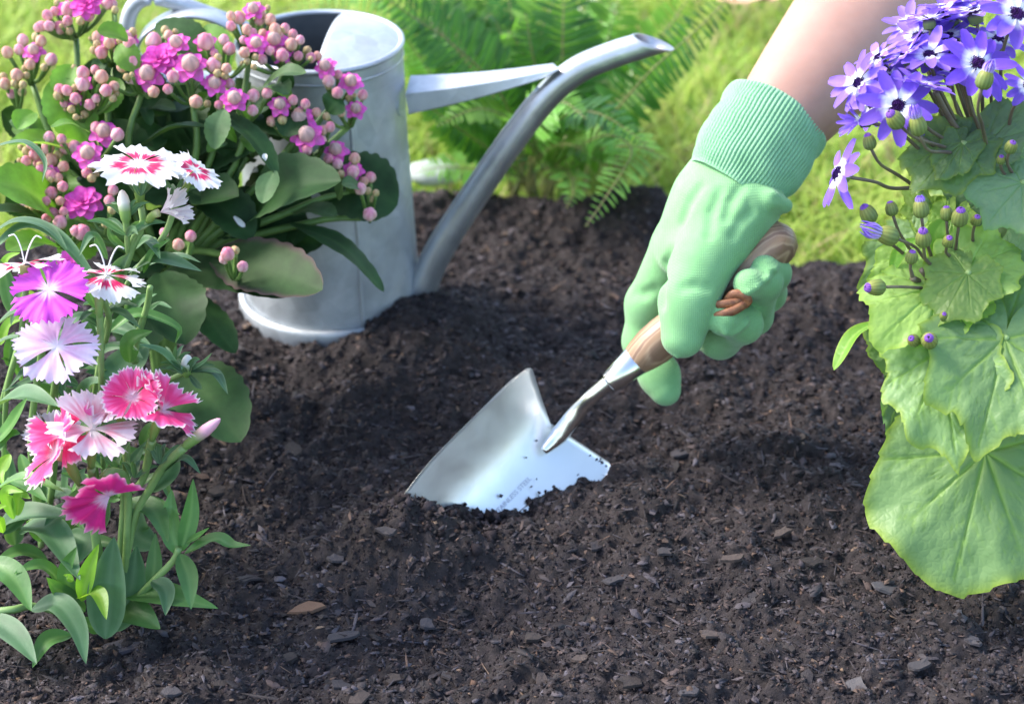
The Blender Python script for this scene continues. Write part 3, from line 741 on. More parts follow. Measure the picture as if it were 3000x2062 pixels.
# light smoothing
E = np.concatenate([Fg[:, [0, 1]], Fg[:, [1, 2]], Fg[:, [2, 3]], Fg[:, [3, 0]]])
for _ in range(2):
    acc = np.zeros_like(Vw); cn_ = np.zeros(len(Vw))
    np.add.at(acc, E[:, 0], Vw[E[:, 1]]); np.add.at(acc, E[:, 1], Vw[E[:, 0]]); np.add.at(cn_, E[:, 0], 1); np.add.at(cn_, E[:, 1], 1)
    Vw = Vw * .5 + acc / cn_[:, None] * .5
def knit(name, base, dark, scale):
    m, nt, b = mat(name)
    n = noise_tex(nt, 70, 4, .6)
    c = ramp(nt, n.outputs[0], [(.3, dark), (.7, base)])
    tc = node(nt, "ShaderNodeTexCoord"); w1 = node(nt, "ShaderNodeTexWave", wave_type='BANDS', bands_direction='Z'); w2 = node(nt, "ShaderNodeTexWave", wave_type='BANDS', bands_direction='X')
    for w in (w1, w2):
        w.inputs["Scale"].default_value = scale; w.inputs["Distortion"].default_value = 1.5; w.inputs["Detail"].default_value = 1; nt.links.new(tc.outputs["Object"], w.inputs["Vector"])
    mm = node(nt, "ShaderNodeMath", operation='MULTIPLY'); nt.links.new(w1.outputs[1], mm.inputs[0]); nt.links.new(w2.outputs[1], mm.inputs[1])
    c = mixcol(nt, mm.outputs[0], mixcol(nt, .22, c, dark), c)
    nt.links.new(c, b.inputs["Base Color"]); b.inputs["Roughness"].default_value = .9; b.inputs["Specular IOR Level"].default_value = .15
    b.inputs["Sheen Weight"].default_value = .25; b.inputs["Sheen Roughness"].default_value = .5
    bump(nt, b, mm.outputs[0], .35, .0006)
    return m
m_glove = knit("green_cotton", (.235, .475, .215), (.19, .41, .17), 260)
m_cuff = knit("green_rib_knit", (.26, .51, .28), (.20, .43, .225), 200)
person = empty("person", at(2290, 420, 1.13) - np.array([0, 0, .05]))
tag(person, "forearm and hand in a light green cotton glove gripping the trowel", "person")
# forearm up to the elbow and on to the upper arm, outside the picture
arm_pts = [(2205, 450, 1.121, .022), (2266, 372, 1.130, .0275), (2345, 275, 1.142, .0325), (2450, 150, 1.160, .0385), (2565, 5, 1.183, .0435), (2690, -170, 1.215, .046), (2830, -390, 1.255, .046), (2960, -600, 1.30, .043), (3040, -760, 1.36, .045), (3060, -950, 1.46, .048), (3050, -1150, 1.58, .052)]
C = spline([at(*q[:3]) for q in arm_pts], 70); R = np.interp(np.linspace(0, 1, 70), arcl([at(*q[:3]) for q in arm_pts]), [q[3] for q in arm_pts])
T, S, N = frames(C, VF)
aa = np.linspace(0, 2 * math.pi, 40, endpoint=False)
V = C[:, None] + R[:, None, None] * (np.cos(aa)[None, :, None] * S[:, None] + .86 * np.sin(aa)[None, :, None] * N[:, None])
fa = gridfaces(70, 40, True) + [tuple(range(39, -1, -1)), tuple(69 * 40 + i for i in range(40))]
m_skin, nt, b = mat("skin")
n = noise_tex(nt, 30, 5); n2 = noise_tex(nt, 700, 3)
nt.links.new(ramp(nt, n.outputs[0], [(.3, (.37, .205, .152)), (.7, (.44, .255, .195))]), b.inputs["Base Color"])
b.inputs["Roughness"].default_value = .5; b.inputs["Subsurface Weight"].default_value = .25; b.inputs["Subsurface Radius"].default_value = (.012, .005, .003); b.inputs["Subsurface Scale"].default_value = .6
bump(nt, b, n2.outputs[0], .12, .0005)
obj("forearm", V.reshape(-1, 3), fa, m_skin, person)
glove = obj("glove", Vw, Fg.astype(np.int32), m_glove, person)
glove["label"] = "light green knitted cotton glove closed round the handle"
# ribbed cuff
nr, na = 44, 640
cpts = [(2140, 552, 1.1205, .0270, .0225), (2168, 512, 1.1215, .0302, .0252), (2190, 476, 1.1235, .0318, .0268), (2232, 410, 1.1295, .0330, .0285), (2262, 362, 1.1345, .0330, .0290), (2273, 345, 1.1362, .0330, .0290)]
C = spline([at(*q[:3]) for q in cpts], nr); s_ = np.linspace(0, 1, nr); s5 = arcl([at(*q[:3]) for q in cpts])
Ra = np.interp(s_, s5, [q[3] for q in cpts]); Rb = np.interp(s_, s5, [q[4] for q in cpts])
T, S, N = frames(C, VF)
aa = np.linspace(0, 2 * math.pi, na, endpoint=False)
rib = np.abs(np.sin(aa * 40)) ** .8
V = []
for i in range(nr):
    amp = .0010 * min(1, i / 3, (nr - 1 - i) / 3 + .25)
    w = .0012 * vnoise(aa * 0 + s_[i] * 5, np.cos(aa) * 2 + 3, 51) + .0008 * vnoise(np.sin(aa) * 3, aa * 0 + s_[i] * 9, 52)
    ra = Ra[i] + amp * (rib - .5) + w; rb = Rb[i] + amp * (rib - .5) + w
    V.append(C[i] + (np.cos(aa) * ra)[:, None] * S[i] + (np.sin(aa) * rb)[:, None] * N[i])
V.append(C[-1] + T[-1] * .0006 + (np.cos(aa) * (Ra[-1] - .0018))[:, None] * S[-1] + (np.sin(aa) * (Rb[-1] - .0018))[:, None] * N[-1])
V.append(C[-6] + (np.cos(aa) * (Ra[-6] - .003))[:, None] * S[-6] + (np.sin(aa) * (Rb[-6] - .003))[:, None] * N[-6])
obj("ribbed_cuff", np.concatenate(V), gridfaces(nr + 2, na, True), m_cuff, glove)

# ================================================================== PLANT BUILDERS
PROF = {
    'lance': lambda t: np.sin(np.pi * np.clip(t, 0, 1) ** .85) ** .8 * (1 - .25 * t) + .05 * (1 - t),
    'ovate': lambda t: np.sin(np.pi * np.clip(t * .97 + .03, 0, 1) ** 1.15) ** .62,
    'round': lambda t: np.where(t < .12, .2 + 2.2 * t, np.sin(np.pi * np.clip((t + .1) / 1.1, 0, 1) ** 1.5) ** .5),
    'strap': lambda t: np.minimum(1, .35 + t * 1.3) * np.sqrt(np.clip(1 - np.clip((t - .55) / .45, 0, 1) ** 2.2, 0, 1)),
}
def leaf(P, width, prof='lance', hint=None, fold=.25, nu=22, nv=9, scallop=0, nsc=9, wave=.06, thick=0, curl=0):
    """leaf blade along a spline; returns verts, faces, attrs"""
    P = [np.asarray(p, float) for p in P]
    C = spline(P, nu); hint = -VF if hint is None else hint
    T, S, N = frames(C, np.asarray(hint, float))
    t = np.linspace(0, 1, nu); s = np.linspace(-1, 1, nv)
    W = PROF[prof](t) * width / 2
    if scallop: W = W * (1 + scallop * (np.abs(np.sin(np.pi * t * nsc)) - .6) * sstep(0, .15, t) * sstep(0, .06, 1 - t + .02))
    ph = random.uniform(0, 6); L = np.linalg.norm(np.diff(C, axis=0), axis=1).sum()
    V = np.zeros((nu, nv, 3))
    for j, q in enumerate(s):
        z = fold * abs(q) ** 1.3 * W + wave * width * (abs(q) ** 2) * np.sin(t * 7 + ph + (2 if q > 0 else 0)) * np.sin(np.pi * t) - curl * width * t ** 2 * abs(q)
        V[:, j] = C + S * (q * W)[:, None] + N * z[:, None]
    ss, tt_ = np.meshgrid(s, t)
    vein = np.exp(-(ss / .10) ** 2) * (1 - .6 * tt_) * .8
    edge = np.abs(ss) ** 10
    return V.reshape(-1, 3), gridfaces(nu, nv), dict(vein=vein.ravel(), edge=edge.ravel())
def add_leaf(parent, P, width, m, name="leaf", label=None, **kw):
    v, f, a = leaf(P, width, **kw)
    o = obj(name, v, f, m, parent, a)
    if label: o["label"] = label
    return o
KEYA = np.radians([0, 25, 50, 80, 110, 140, 160, 172, 180])
KEYR = np.array([1, .95, .88, .82, .74, .66, .52, .30, .10])
def palmate(att, tip, Rm, normal, lobes=9, lobe=.06, teeth=.05, droop=.10, cup=.06, wavy=.05, narrow=1.0, back=1.0, roundness=0.0):
    """rounded, lobed and toothed leaf hung from its petiole point"""
    A = nrm(np.asarray(tip) - np.asarray(att)); Nn = nrm(normal - A * np.dot(normal, A)); Bd = np.cross(Nn, A)
    nr, na = 22, 241
    th = np.linspace(-math.pi, math.pi, na); ph = random.uniform(0, 6)
    r = np.interp(np.abs(th), KEYA, KEYR) * (1 + (back - 1) * sstep(1.5, 2.3, np.abs(th)))
    r = r * (1 + roundness * np.maximum(np.sin(2 * np.abs(th)), 0))
    r = r * (1 + lobe * (1 - 2 * np.abs(np.sin(th * lobes / 2)) ** 1.5) + .03 * np.sin(th * 3 + ph)) * (1 + teeth * (((th * 5.6 + ph + .5 * vnoise(th * 2.2 + ph, th * 0, 91)) % 1) ** 1.5 - .4) * (1 + .6 * vnoise(th * 4 + ph, th * 0, 92)))
    rho = np.linspace(0.0, 1, nr) ** .8
    RR = rho[:, None] * r[None]; TH = np.broadcast_to(th, RR.shape)
    x = RR * np.cos(TH); y = RR * np.sin(TH) * narrow
    # veins
    vein = np.zeros_like(x)
    def seg(ax_, ay_, bx, by, w):
        dx, dy = bx - ax_, by - ay_; t = np.clip(((x - ax_) * dx + (y - ay_) * dy) / (dx * dx + dy * dy), 0, 1)
        d = np.hypot(x - ax_ - t * dx, y - ay_ - t * dy); return np.exp(-(d / (w * (1.15 - t))) ** 2)
    for k, a_ in enumerate(np.radians([0, 34, -34, 72, -72, 118, -118])):
        Lr = np.interp(abs(a_), KEYA, KEYR) * .94; cx, cy = math.cos(a_), math.sin(a_) * narrow
        vein = np.maximum(vein, seg(0, 0, cx * Lr, cy * Lr, .020))
        for u in (.32, .52, .70, .84):
            for sg in (-1, 1):
                b_ = a_ + sg * .72; l2 = Lr * (.34 - .16 * u)
                vein = np.maximum(vein, .6 * seg(cx * Lr * u, cy * Lr * u, cx * Lr * u + math.cos(b_) * l2, cy * Lr * u + math.sin(b_) * l2 * narrow, .013))
    z = -droop * (np.maximum(x, 0)) ** 2 * 1.2 + cup * y ** 2 + wavy * np.sin(3 * TH + ph) * RR ** 2 + wavy * .6 * np.sin(7 * TH + ph * 2) * RR ** 3 - .018 * vein + .014 * vnoise(x * 8 + ph, y * 8, 60) + .010 * vnoise(x * 18 + ph, y * 18, 61) + .025 * np.sin(13 * TH + ph) * RR ** 4
    V = np.asarray(att) + Rm * (x[..., None] * A + y[..., None] * Bd + z[..., None] * Nn)
    edge = np.clip((rho[:, None] * np.ones(na)[None] - .86) / .14, 0, 1) ** 2
    return V.reshape(-1, 3), gridfaces(nr, na), dict(vein=np.clip(vein, 0, 1).ravel() * .9, edge=edge.ravel())
def frame(n, up=(0.13, .99, .1)):
    z = nrm(n); x = np.cross(np.asarray(up, float), z); x = nrm(x) if np.linalg.norm(x) > .05 else nrm(np.cross([1, 0, 0.0], z)); y = np.cross(z, x)
    return x, y, z
def place(center, n, size, spin=0.0):
    x, y, z = frame(n); c, s = math.cos(spin), math.sin(spin); x, y = c * x + s * y, c * y - s * x
    M = Matrix(((x[0] * size, y[0] * size, z[0] * size, center[0]), (x[1] * size, y[1] * size, z[1] * size, center[1]), (x[2] * size, y[2] * size, z[2] * size, center[2]), (0, 0, 0, 1)))
    return M
def mesh_of(name, v, f, m, attrs=None, smooth=True):
    me = new_mesh(name, v, f, attrs, smooth); me.materials.append(m); return me
def lerp3(stops, t):
    t = np.asarray(t, float); xs = [s[0] for s in stops]
    return np.stack([np.interp(t, xs, [s[1][k] for s in stops]) for k in range(3)], -1)
def petal_grid(nu, nv, wfun, zfun, endfun=None):
    t = np.linspace(0, 1, nu); s = np.linspace(-1, 1, nv); ss, tt_ = np.meshgrid(s, t)
    x = tt_ + (endfun(ss, tt_) if endfun else 0); y = ss * wfun(tt_); z = zfun(ss, tt_)
    return np.stack([x, y, z], -1).reshape(-1, 3), gridfaces(nu, nv), ss.ravel(), tt_.ravel()
def rotz(v, a):
    c, s = math.cos(a), math.sin(a); return np.stack([v[:, 0] * c - v[:, 1] * s, v[:, 0] * s + v[:, 1] * c, v[:, 2]], -1)
def roty(v, a):
    c, s = math.cos(a), math.sin(a); return np.stack([v[:, 0] * c - v[:, 2] * s, v[:, 1], v[:, 0] * s + v[:, 2] * c], -1)
m_petal = colmat("petal", .55, .38, bmp=.2, bscale=700)
m_bud = colmat("flower_bud", .45, .22, bmp=.15, bscale=500)
def stemmat(name, lo, hi):
    m, nt, b = mat(name); n = noise_tex(nt, 60, 4)
    nt.links.new(ramp(nt, n.outputs[0], [(.3, lo), (.7, hi)]), b.inputs["Base Color"]); b.inputs["Roughness"].default_value = .5
    return m

# ================================================================== KALANCHOE
kal = empty("kalanchoe_plant", ground(470, 1130))
tag(kal, "bushy succulent plant with clusters of round pink buds and dark scalloped leaves", "flowering plant")
m_kleaf = leafmat("succulent_leaf", (.022, .060, .017), (.045, .095, .03), edge=(.04, .08, .03), rough=.55, spec=.18, tr=.16, under=(.04, .075, .032), bumpy=.2)
m_klime = leafmat("succulent_leaf_young", (.13, .27, .045), (.22, .36, .09), rough=.5, tr=.45, under=(.20, .30, .10))
m_kpale = leafmat("succulent_leaf_pale", (.085, .15, .06), (.14, .22, .10), rough=.55, spec=.2, tr=.25, under=(.15, .21, .12))
m_kpink = leafmat("succulent_leaf_pink_margin", (.038, .080, .026), (.06, .115, .04), edge=(.11, .07, .07), rough=.55, spec=.18, tr=.2, under=(.06, .10, .05))
m_kstem = stemmat("kalanchoe_stem", (.07, .14, .03), (.15, .26, .06))
KM = dict(d=m_kleaf, l=m_klime, p=m_kpale, k=m_kpink)
# base px,py,d  tip px,py,d  width px  kind  tilt of the face (right, up, toward)
KL = [
 (262, 410, 1.16, 150, 235, 1.15, 150, 'l', (0, .3, 1)), (262, 470, 1.17, 25, 425, 1.13, 120, 'l', (-.2, .7, .6)), (190, 640, 1.15, -30, 530, 1.10, 190, 'l', (.1, .5, .8)),
 (170, 690, 1.14, -40, 615, 1.10, 110, 'd', (0, .8, .5)), (400, 440, 1.16, 600, 372, 1.14, 85, 'd', (.1, .9, .4)), (640, 322, 1.15, 812, 512, 1.13, 80, 'd', (.6, .2, .7)),
 (725, 655, 1.18, 1000, 530, 1.13, 205, 'd', (-.35, .55, .75)), (930, 520, 1.20, 1165, 600, 1.20, 230, 'd', (.2, .3, .9)), (620, 745, 1.17, 945, 850, 1.115, 205, 'k', (.15, .35, .95)),
 (850, 655, 1.18, 1125, 856, 1.17, 120, 'd', (.5, .7, .4)), (470, 810, 1.19, 850, 868, 1.14, 150, 'd', (0, .55, .8)), (520, 850, 1.17, 690, 1035, 1.13, 115, 'd', (.35, .35, .85)),
 (470, 800, 1.14, 545, 1010, 1.10, 200, 'd', (.2, .2, .95)), (520, 1080, 1.17, 705, 1295, 1.09, 235, 'd', (.1, .45, .9)), (490, 680, 1.19, 700, 575, 1.14, 190, 'd', (0, .7, .7)),
 (620, 175, 1.18, 455, 72, 1.17, 130, 'p', (.2, .4, .9)), (668, 205, 1.17, 606, 72, 1.18, 95, 'l', (.1, .2, 1)), (375, 118, 1.13, 285, 92, 1.12, 75, 'l', (0, .5, .8)),
 (770, 255, 1.15, 898, 214, 1.13, 60, 'p', (0, .6, .8)), (655, 322, 1.12, 628, 438, 1.11, 75, 'p', (0, .2, 1)), (805, 500, 1.13, 768, 596, 1.12, 70, 'p', (-.2, .2, 1)),
 (835, 575, 1.18, 915, 475, 1.17, 110, 'l', (-.1, .2, 1)), (170, 720, 1.14, 20, 735, 1.10, 110, 'l', (0, .6, .8)), (262, 388, 1.12, 148, 374, 1.10, 48, 'l', (0, .8, .5)),
 (560, 480, 1.19, 760, 420, 1.17, 140, 'd', (0, .4, .9)), (420, 560, 1.18, 330, 350, 1.17, 160, 'd', (0, .3, .9)), (520, 420, 1.19, 560, 250, 1.19, 160, 'd', (0, .2, 1)), (640, 500, 1.20, 800, 300, 1.20, 150, 'd', (.1, .2, 1)),
 (560, 560, 1.17, 740, 700, 1.16, 150, 'd', (.2, .5, .8)), (380, 640, 1.18, 250, 500, 1.16, 140, 'd', (-.2, .4, .9)), (700, 620, 1.21, 900, 690, 1.20, 190, 'd', (.1, .3, .9)), (520, 700, 1.20, 800, 800, 1.20, 220, 'd', (.1, .4, .9)), (420, 800, 1.20, 300, 900, 1.18, 170, 'd', (-.2, .5, .8)), (430, 860, 1.20, 400, 1040, 1.19, 170, 'd', (0, .4, .9)),
 (430, 200, 1.17, 440, 330, 1.16, 120, 'd', (0, .1, 1)), (500, 330, 1.18, 430, 250, 1.17, 110, 'd', (0, .1, 1)), (300, 330, 1.15, 350, 230, 1.15, 90, 'l', (0, .2, 1)), (175, 300, 1.15, 215, 190, 1.15, 90, 'l', (0, .2, 1)), (860, 620, 1.19, 985, 635, 1.17, 90, 'p', (.1, .7, .6)),
 (100, 330, 1.15, 50, 380, 1.14, 70, 'l', (0, .3, 1)), (400, 210, 1.14, 350, 130, 1.14, 80, 'l', (0, .2, 1)), (880, 330, 1.16, 830, 400, 1.15, 100, 'd', (0, .3, 1)), (960, 330, 1.17, 1000, 290, 1.17, 80, 'd', (0, .3, 1)),
 (250, 760, 1.17, 120, 860, 1.13, 120, 'l', (-.2, .6, .7)), (120, 880, 1.16, 0, 850, 1.12, 120, 'l', (-.2, .7, .6)),
]
random.seed(3)
for q in range(38):
    x0, y0 = random.uniform(330, 800), random.uniform(330, 760); a_ = math.atan2(y0 - 640, x0 - 560) + random.uniform(-.9, .9); l_ = random.uniform(110, 200)
    if y0 + l_ * math.sin(a_) > 840: a_ = -a_
    KL.append((x0, y0, 1.205 + random.uniform(0, .025), x0 + l_ * math.cos(a_), y0 + l_ * math.sin(a_), 1.19 + random.uniform(-.01, .02), random.uniform(110, 190), 'd', (random.uniform(-.4, .4), random.uniform(.1, .7), .8)))
for q in range(16):
    x0, y0 = random.uniform(480, 840), random.uniform(300, 560); a_ = random.uniform(0, 6.3); l_ = random.uniform(90, 150)
    KL.append((x0, y0, 1.18 + random.uniform(0, .02), x0 + l_ * math.cos(a_), y0 + l_ * math.sin(a_), 1.17, random.uniform(80, 130), 'd', (random.uniform(-.4, .4), random.uniform(.1, .7), .8)))
for q in range(10):
    x0, y0 = random.uniform(60, 300), random.uniform(330, 700); a_ = random.uniform(0, 6.3); l_ = random.uniform(90, 150)
    KL.append((x0, y0, 1.185 + random.uniform(0, .025), x0 + l_ * math.cos(a_), y0 + l_ * math.sin(a_), 1.18, random.uniform(90, 140), random.choice('dl'), (random.uniform(-.4, .4), random.uniform(.1, .7), .8)))
for x0, y0, d0, x1, y1, d1, w, kd, nh in KL:
    a_, b_ = at(x0, y0, d0), at(x1, y1, d1); N_ = cdir(*nh)
    c_ = (a_ + b_) / 2 + N_ * np.linalg.norm(b_ - a_) * random.uniform(.06, .18)
    add_leaf(kal, [a_, c_, b_], w / FPX * d1, KM[kd], prof='ovate', hint=N_, fold=random.uniform(.05, .45), scallop=.09 if w > 70 else .04, nsc=random.choice([7, 8, 9]), nu=40, wave=.07)
random.seed(18)
for q in range(34):
    cx_, cy_ = random.choice([(110, 230), (60, 300), (330, 200), (250, 330), (450, 280), (560, 290), (680, 250), (800, 220), (960, 330), (880, 450), (1010, 560), (140, 620), (220, 500), (700, 380), (560, 420)])
    a_ = random.uniform(0, 6.3); l_ = random.uniform(50, 95); x0, y0 = cx_ + random.uniform(-50, 50), cy_ + random.uniform(-20, 60)
    p0, p1 = at(x0, y0, 1.165), at(x0 + l_ * math.cos(a_), y0 + l_ * .8 * math.sin(a_), 1.155); N_ = cdir(random.uniform(-.4, .4), .6, .8)
    add_leaf(kal, [p0, (p0 + p1) / 2 + N_ * .003, p1], random.uniform(36, 62) / FPX * 1.15, random.choice([m_kleaf, m_klime, m_kpale]), prof='ovate', hint=N_, fold=.3, scallop=.06, nsc=5, nu=16)
# buds: traced from the photograph (x, y, r in a 2321 px wide crop of the left upper part)
KB = """240 150 40;280 150 36;215 160 34;340 160 44;270 90 38;312 68 38;382 60 46;384 120 38;455 122 30;505 95 40;612 22 44;652 60 30;640 25 34;395 180 30;
130 232 44;205 215 32;232 236 40;42 300 40;110 285 36;196 300 50;290 340 42;170 368 40;250 384 32;140 390 26;95 428 42;30 478 42;66 535 34;126 524 30;130 482 30;20 440 30;150 430 30;
555 215 44;575 300 42;676 300 44;620 245 46;712 215 44;735 250 50;550 255 30;760 300 28;
340 510 38;380 515 42;365 590 36;330 545 32;405 622 32;428 560 44;470 480 46;470 415 44;540 400 36;575 438 46;600 515 44;508 595 38;545 560 34;648 490 34;640 560 30;478 650 28;430 665 22;320 610 26;
870 238 56;955 205 36;690 385 38;755 350 56;745 450 42;870 522 44;952 508 38;980 436 46;1110 578 44;1175 590 26;1240 597 34;1435 545 42;1432 628 38;1512 532 42;1300 280 42;1270 230 36;1212 370 54;1284 390 38;1275 432 28;1300 478 38;1165 240 56;1215 305 34;720 440 28;1235 330 28;
1310 95 38;1355 105 42;1420 75 40;1480 85 38;1310 150 38;1400 170 36;1430 190 34;1470 120 40;1530 115 40;1380 230 34;1385 300 40;1450 255 50;1490 195 38;1485 340 42;1560 170 42;1615 165 40;1660 200 36;1700 230 36;1650 255 44;1600 315 44;1690 320 38;1640 378 32;1580 200 40;1400 350 26;1740 290 30;1760 330 36;1800 320 34;1440 380 24;1530 290 36;
1850 390 54;1862 460 44;1915 425 36;1912 528 40;1932 640 36;2015 630 46;2055 540 40;1890 570 30;1980 560 30;
1540 690 40;1600 682 32;1730 592 38;1792 640 36;1850 662 32;1870 722 38;1822 800 42;1740 850 40;1580 725 22;1660 570 38;1690 640 34;1830 740 34;
2010 900 40;1912 930 38;1932 988 30;2000 975 46;2100 1008 40;2042 1072 42;2095 1215 48;2110 1130 28;2085 1085 30;2130 1095 26;1860 900 34;2060 1030 34;
180 820 40;150 860 32;280 780 40;350 790 34;272 842 46;195 880 40;150 912 36;290 908 50;220 925 38;360 945 38;370 845 38;330 880 30;232 965 36;292 998 48;205 1005 36;200 1060 40;290 1095 42;355 1058 40;340 1140 34;262 1140 34;130 1110 40;150 1145 44;152 1190 28;205 1185 24;425 835 46;250 1060 34;330 1010 34;
300 1215 42;340 1262 48;465 1318 56;262 1240 36;360 1200 34;240 1180 28;310 1340 36;545 725 44;665 765 44;492 980 40;520 1010 32;430 1310 40;640 1080 34;620 1140 38;635 1190 30;600 1270 30;
1012 1388 42;1080 1340 44;930 1320 34;1290 1440 50;1330 1420 30;1375 1512 40;1270 1470 34"""
KF = [  # open flowers: x, y, r, kind (d = double rosette, h = half open round a pale bud)
 (492, 28, 88, 'd'), (905, 345, 98, 'd'), (472, 1152, 98, 'd'), (395, 1490, 66, 'd'), (845, 440, 84, 'h'), (1080, 388, 92, 'h'), (1010, 262, 68, 'h'), (1215, 490, 66, 'h'), (1330, 575, 72, 'h'), (1165, 250, 60, 'h'), (1555, 245, 74, 'h'), (1985, 480, 68, 'h'), (1700, 690, 84, 'h'), (1745, 785, 88, 'h'), (1585, 610, 62, 'h'), (1905, 868, 70, 'h'), (590, 765, 76, 'h'), (500, 885, 76, 'h'), (465, 490, 60, 'h'), (620, 240, 52, 'h'), (1440, 70, 60, 'h'), (730, 228, 52, 'h'), (1850, 392, 62, 'h'), (1450, 258, 60, 'h'), (428, 562, 58, 'h'), (1600, 318, 58, 'h'), (196, 302, 60, 'h'), (2002, 978, 60, 'h'), (384, 62, 58, 'h'), (290, 1000, 60, 'h'), (2015, 632, 58, 'h')]
def bud_mesh(name, top, midc, low, green, nseg=5):
    nu, nv = 12, 20; v = []; c = []
    for i in range(nu):
        t = i / (nu - 1); th = math.pi * t
        for j in range(nv):
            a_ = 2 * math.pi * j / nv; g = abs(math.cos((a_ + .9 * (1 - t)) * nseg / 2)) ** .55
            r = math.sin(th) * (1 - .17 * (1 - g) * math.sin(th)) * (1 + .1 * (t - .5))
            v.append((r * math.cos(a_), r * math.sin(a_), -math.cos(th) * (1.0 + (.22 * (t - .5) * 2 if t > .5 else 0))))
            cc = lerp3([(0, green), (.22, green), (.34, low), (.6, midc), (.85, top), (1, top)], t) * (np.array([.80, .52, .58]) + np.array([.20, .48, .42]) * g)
            c.append(cc)
    return mesh_of(name, np.array(v), gridfaces(nu, nv, True), m_bud, {"col": np.array(c)})
PK = np.array
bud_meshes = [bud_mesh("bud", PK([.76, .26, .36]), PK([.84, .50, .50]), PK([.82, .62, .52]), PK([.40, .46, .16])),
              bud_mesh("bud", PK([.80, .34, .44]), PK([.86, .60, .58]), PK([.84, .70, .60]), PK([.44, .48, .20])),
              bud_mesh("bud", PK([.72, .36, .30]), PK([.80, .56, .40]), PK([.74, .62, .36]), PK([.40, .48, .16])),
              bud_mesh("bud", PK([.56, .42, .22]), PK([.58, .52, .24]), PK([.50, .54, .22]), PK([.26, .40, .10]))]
def rosette(layers, col_in, col_out, curve):
    mb = MB()
    for n_, r_, tilt, off_ in layers:
        for k in range(n_):
            v, f, s, t = petal_grid(6, 7, lambda t: .40 * np.sin(np.pi * np.clip(t * .66 + .08, 0, 1)) ** .8, lambda s, t: .18 * s * s - curve * t * t, lambda s, t: -.30 * s * s * t)
            v = rotz(roty(v * r_, tilt), 2 * math.pi * (k + off_) / n_ + random.uniform(-.12, .12))
            mb.add(v, f, col=lerp3([(0, col_in), (.5, (np.array(col_in) + col_out) / 2), (1, col_out)], t) * random.uniform(.85, 1.12))
    return mb
MAG, MAGL = np.array([.78, .085, .52]), np.array([.88, .32, .68])
ros = rosette([(7, 1.0, -.05, 0), (7, .92, .25, .5), (6, .75, .55, .2), (6, .58, .85, .6), (5, .42, 1.1, .1), (4, .25, 1.35, .3)], MAGL, MAG, .12)
me_double = new_mesh("flower", np.concatenate(ros.v), ros.f, {"col": np.concatenate(ros.a['col'])}); me_double.materials.append(m_petal)
def half_open(seed):
    random.seed(seed)
    mb = rosette([(5, 1.0, -.02 + .1 * random.random(), 0), (5, .85, .38, .5)], np.array([.85, .45, .62]), MAG * random.uniform(.9, 1.3), .1)
    b_ = bud_meshes[1]; co = np.array([list(p.co) for p in b_.vertices]); fs = [tuple(p.vertices) for p in b_.polygons]
    mb.add(co * .47 + np.array([0, 0, .33]), fs, col=np.tile([.80, .55, .50], (len(co), 1)) * (.85 + .15 * np.sin(np.arctan2(co[:, 1], co[:, 0]) * 5))[:, None])
    me = new_mesh("flower", np.concatenate(mb.v), mb.f, {"col": np.concatenate(mb.a['col'])}); me.materials.append(m_petal); return me
me_half = [half_open(i) for i in range(4)]
random.seed(12)
KS = 1200 / 2321
buds = [tuple(float(q) * KS for q in e.split()) for e in KB.replace("\n", "").split(";") if e.strip()]
for x, y, r in list(buds):
    if random.random() < .30 and len(buds) < 285: buds.append((x + random.choice((-1, 1)) * r * random.uniform(.9, 1.4), y + random.uniform(-1, 1) * r * 1.2, r * random.uniform(.5, .75)))
# clusters by nearest centre
KC = [(215, 45), (85, 180), (45, 255), (330, 130), (245, 275), (410, 205), (560, 240), (640, 170), (720, 300), (730, 90), (830, 140), (975, 240), (1020, 310), (860, 350), (920, 410), (1030, 500), (1080, 580), (130, 460), (130, 560), (240, 440), (175, 660), (300, 620), (540, 700), (680, 755)]
KCW = {}
def kdepth(x, y):       # the crown is domed: nearest over its middle
    return 1.135 + .055 * ((x - 480) / 600) ** 2 + .03 * max(0, (200 - y) / 200) - .03 * max(0, (y - 400) / 400)
stem_pts = []
cl_objs = []
for (cx, cy) in KC:
    d = kdepth(cx, cy); c_ = at(cx, cy, d + .012) - np.array([0, 0, .014])
    mb = MB()
    root_ = at(470 + (cx - 470) * .18, 780, 1.20); g_ = ground(470, 1130); g_[2] -= .01
    P_ = [g_, root_, (root_ * .45 + c_ * .55) + np.array([0, 0, .012]) + cdir((cx - 470) / 400, 0, .1) * .012, c_]
    v, f = tube(P_, [.0034, .0028, .0022, .0018], 24, 8); mb.add(v, f)
    KCW[(cx, cy)] = (mb, c_, [])
for x, y, r in buds + [(x * KS, y * KS, r * KS) for x, y, r, k in KF]:
    key = min(KC, key=lambda q: (q[0] - x) ** 2 + (q[1] - y) ** 2)
    mb, c_, lst = KCW[key]
    p_ = at(x, y, kdepth(x, y) + random.uniform(-.008, .008)); n_ = nrm(nrm(p_ - c_ + np.array([0, 0, .006])) + cdir(.0, .5, .8) * .8)
    rr = r / FPX * 1.13
    tip = p_ - n_ * rr * .8
    mid_ = (tip + c_) / 2 - np.array([0, 0, .003])
    v, f = tube([c_, mid_, tip], [.0013, .0011, .0012], 8, 6); mb.add(v, f)
    lst.append((p_, n_, rr))
nb = len(buds); bi = 0
for key in KC:
    mb, c_, lst = KCW[key]
    co = mb.build("flower_cluster", m_kstem, kal); cl_objs.append((co, key))
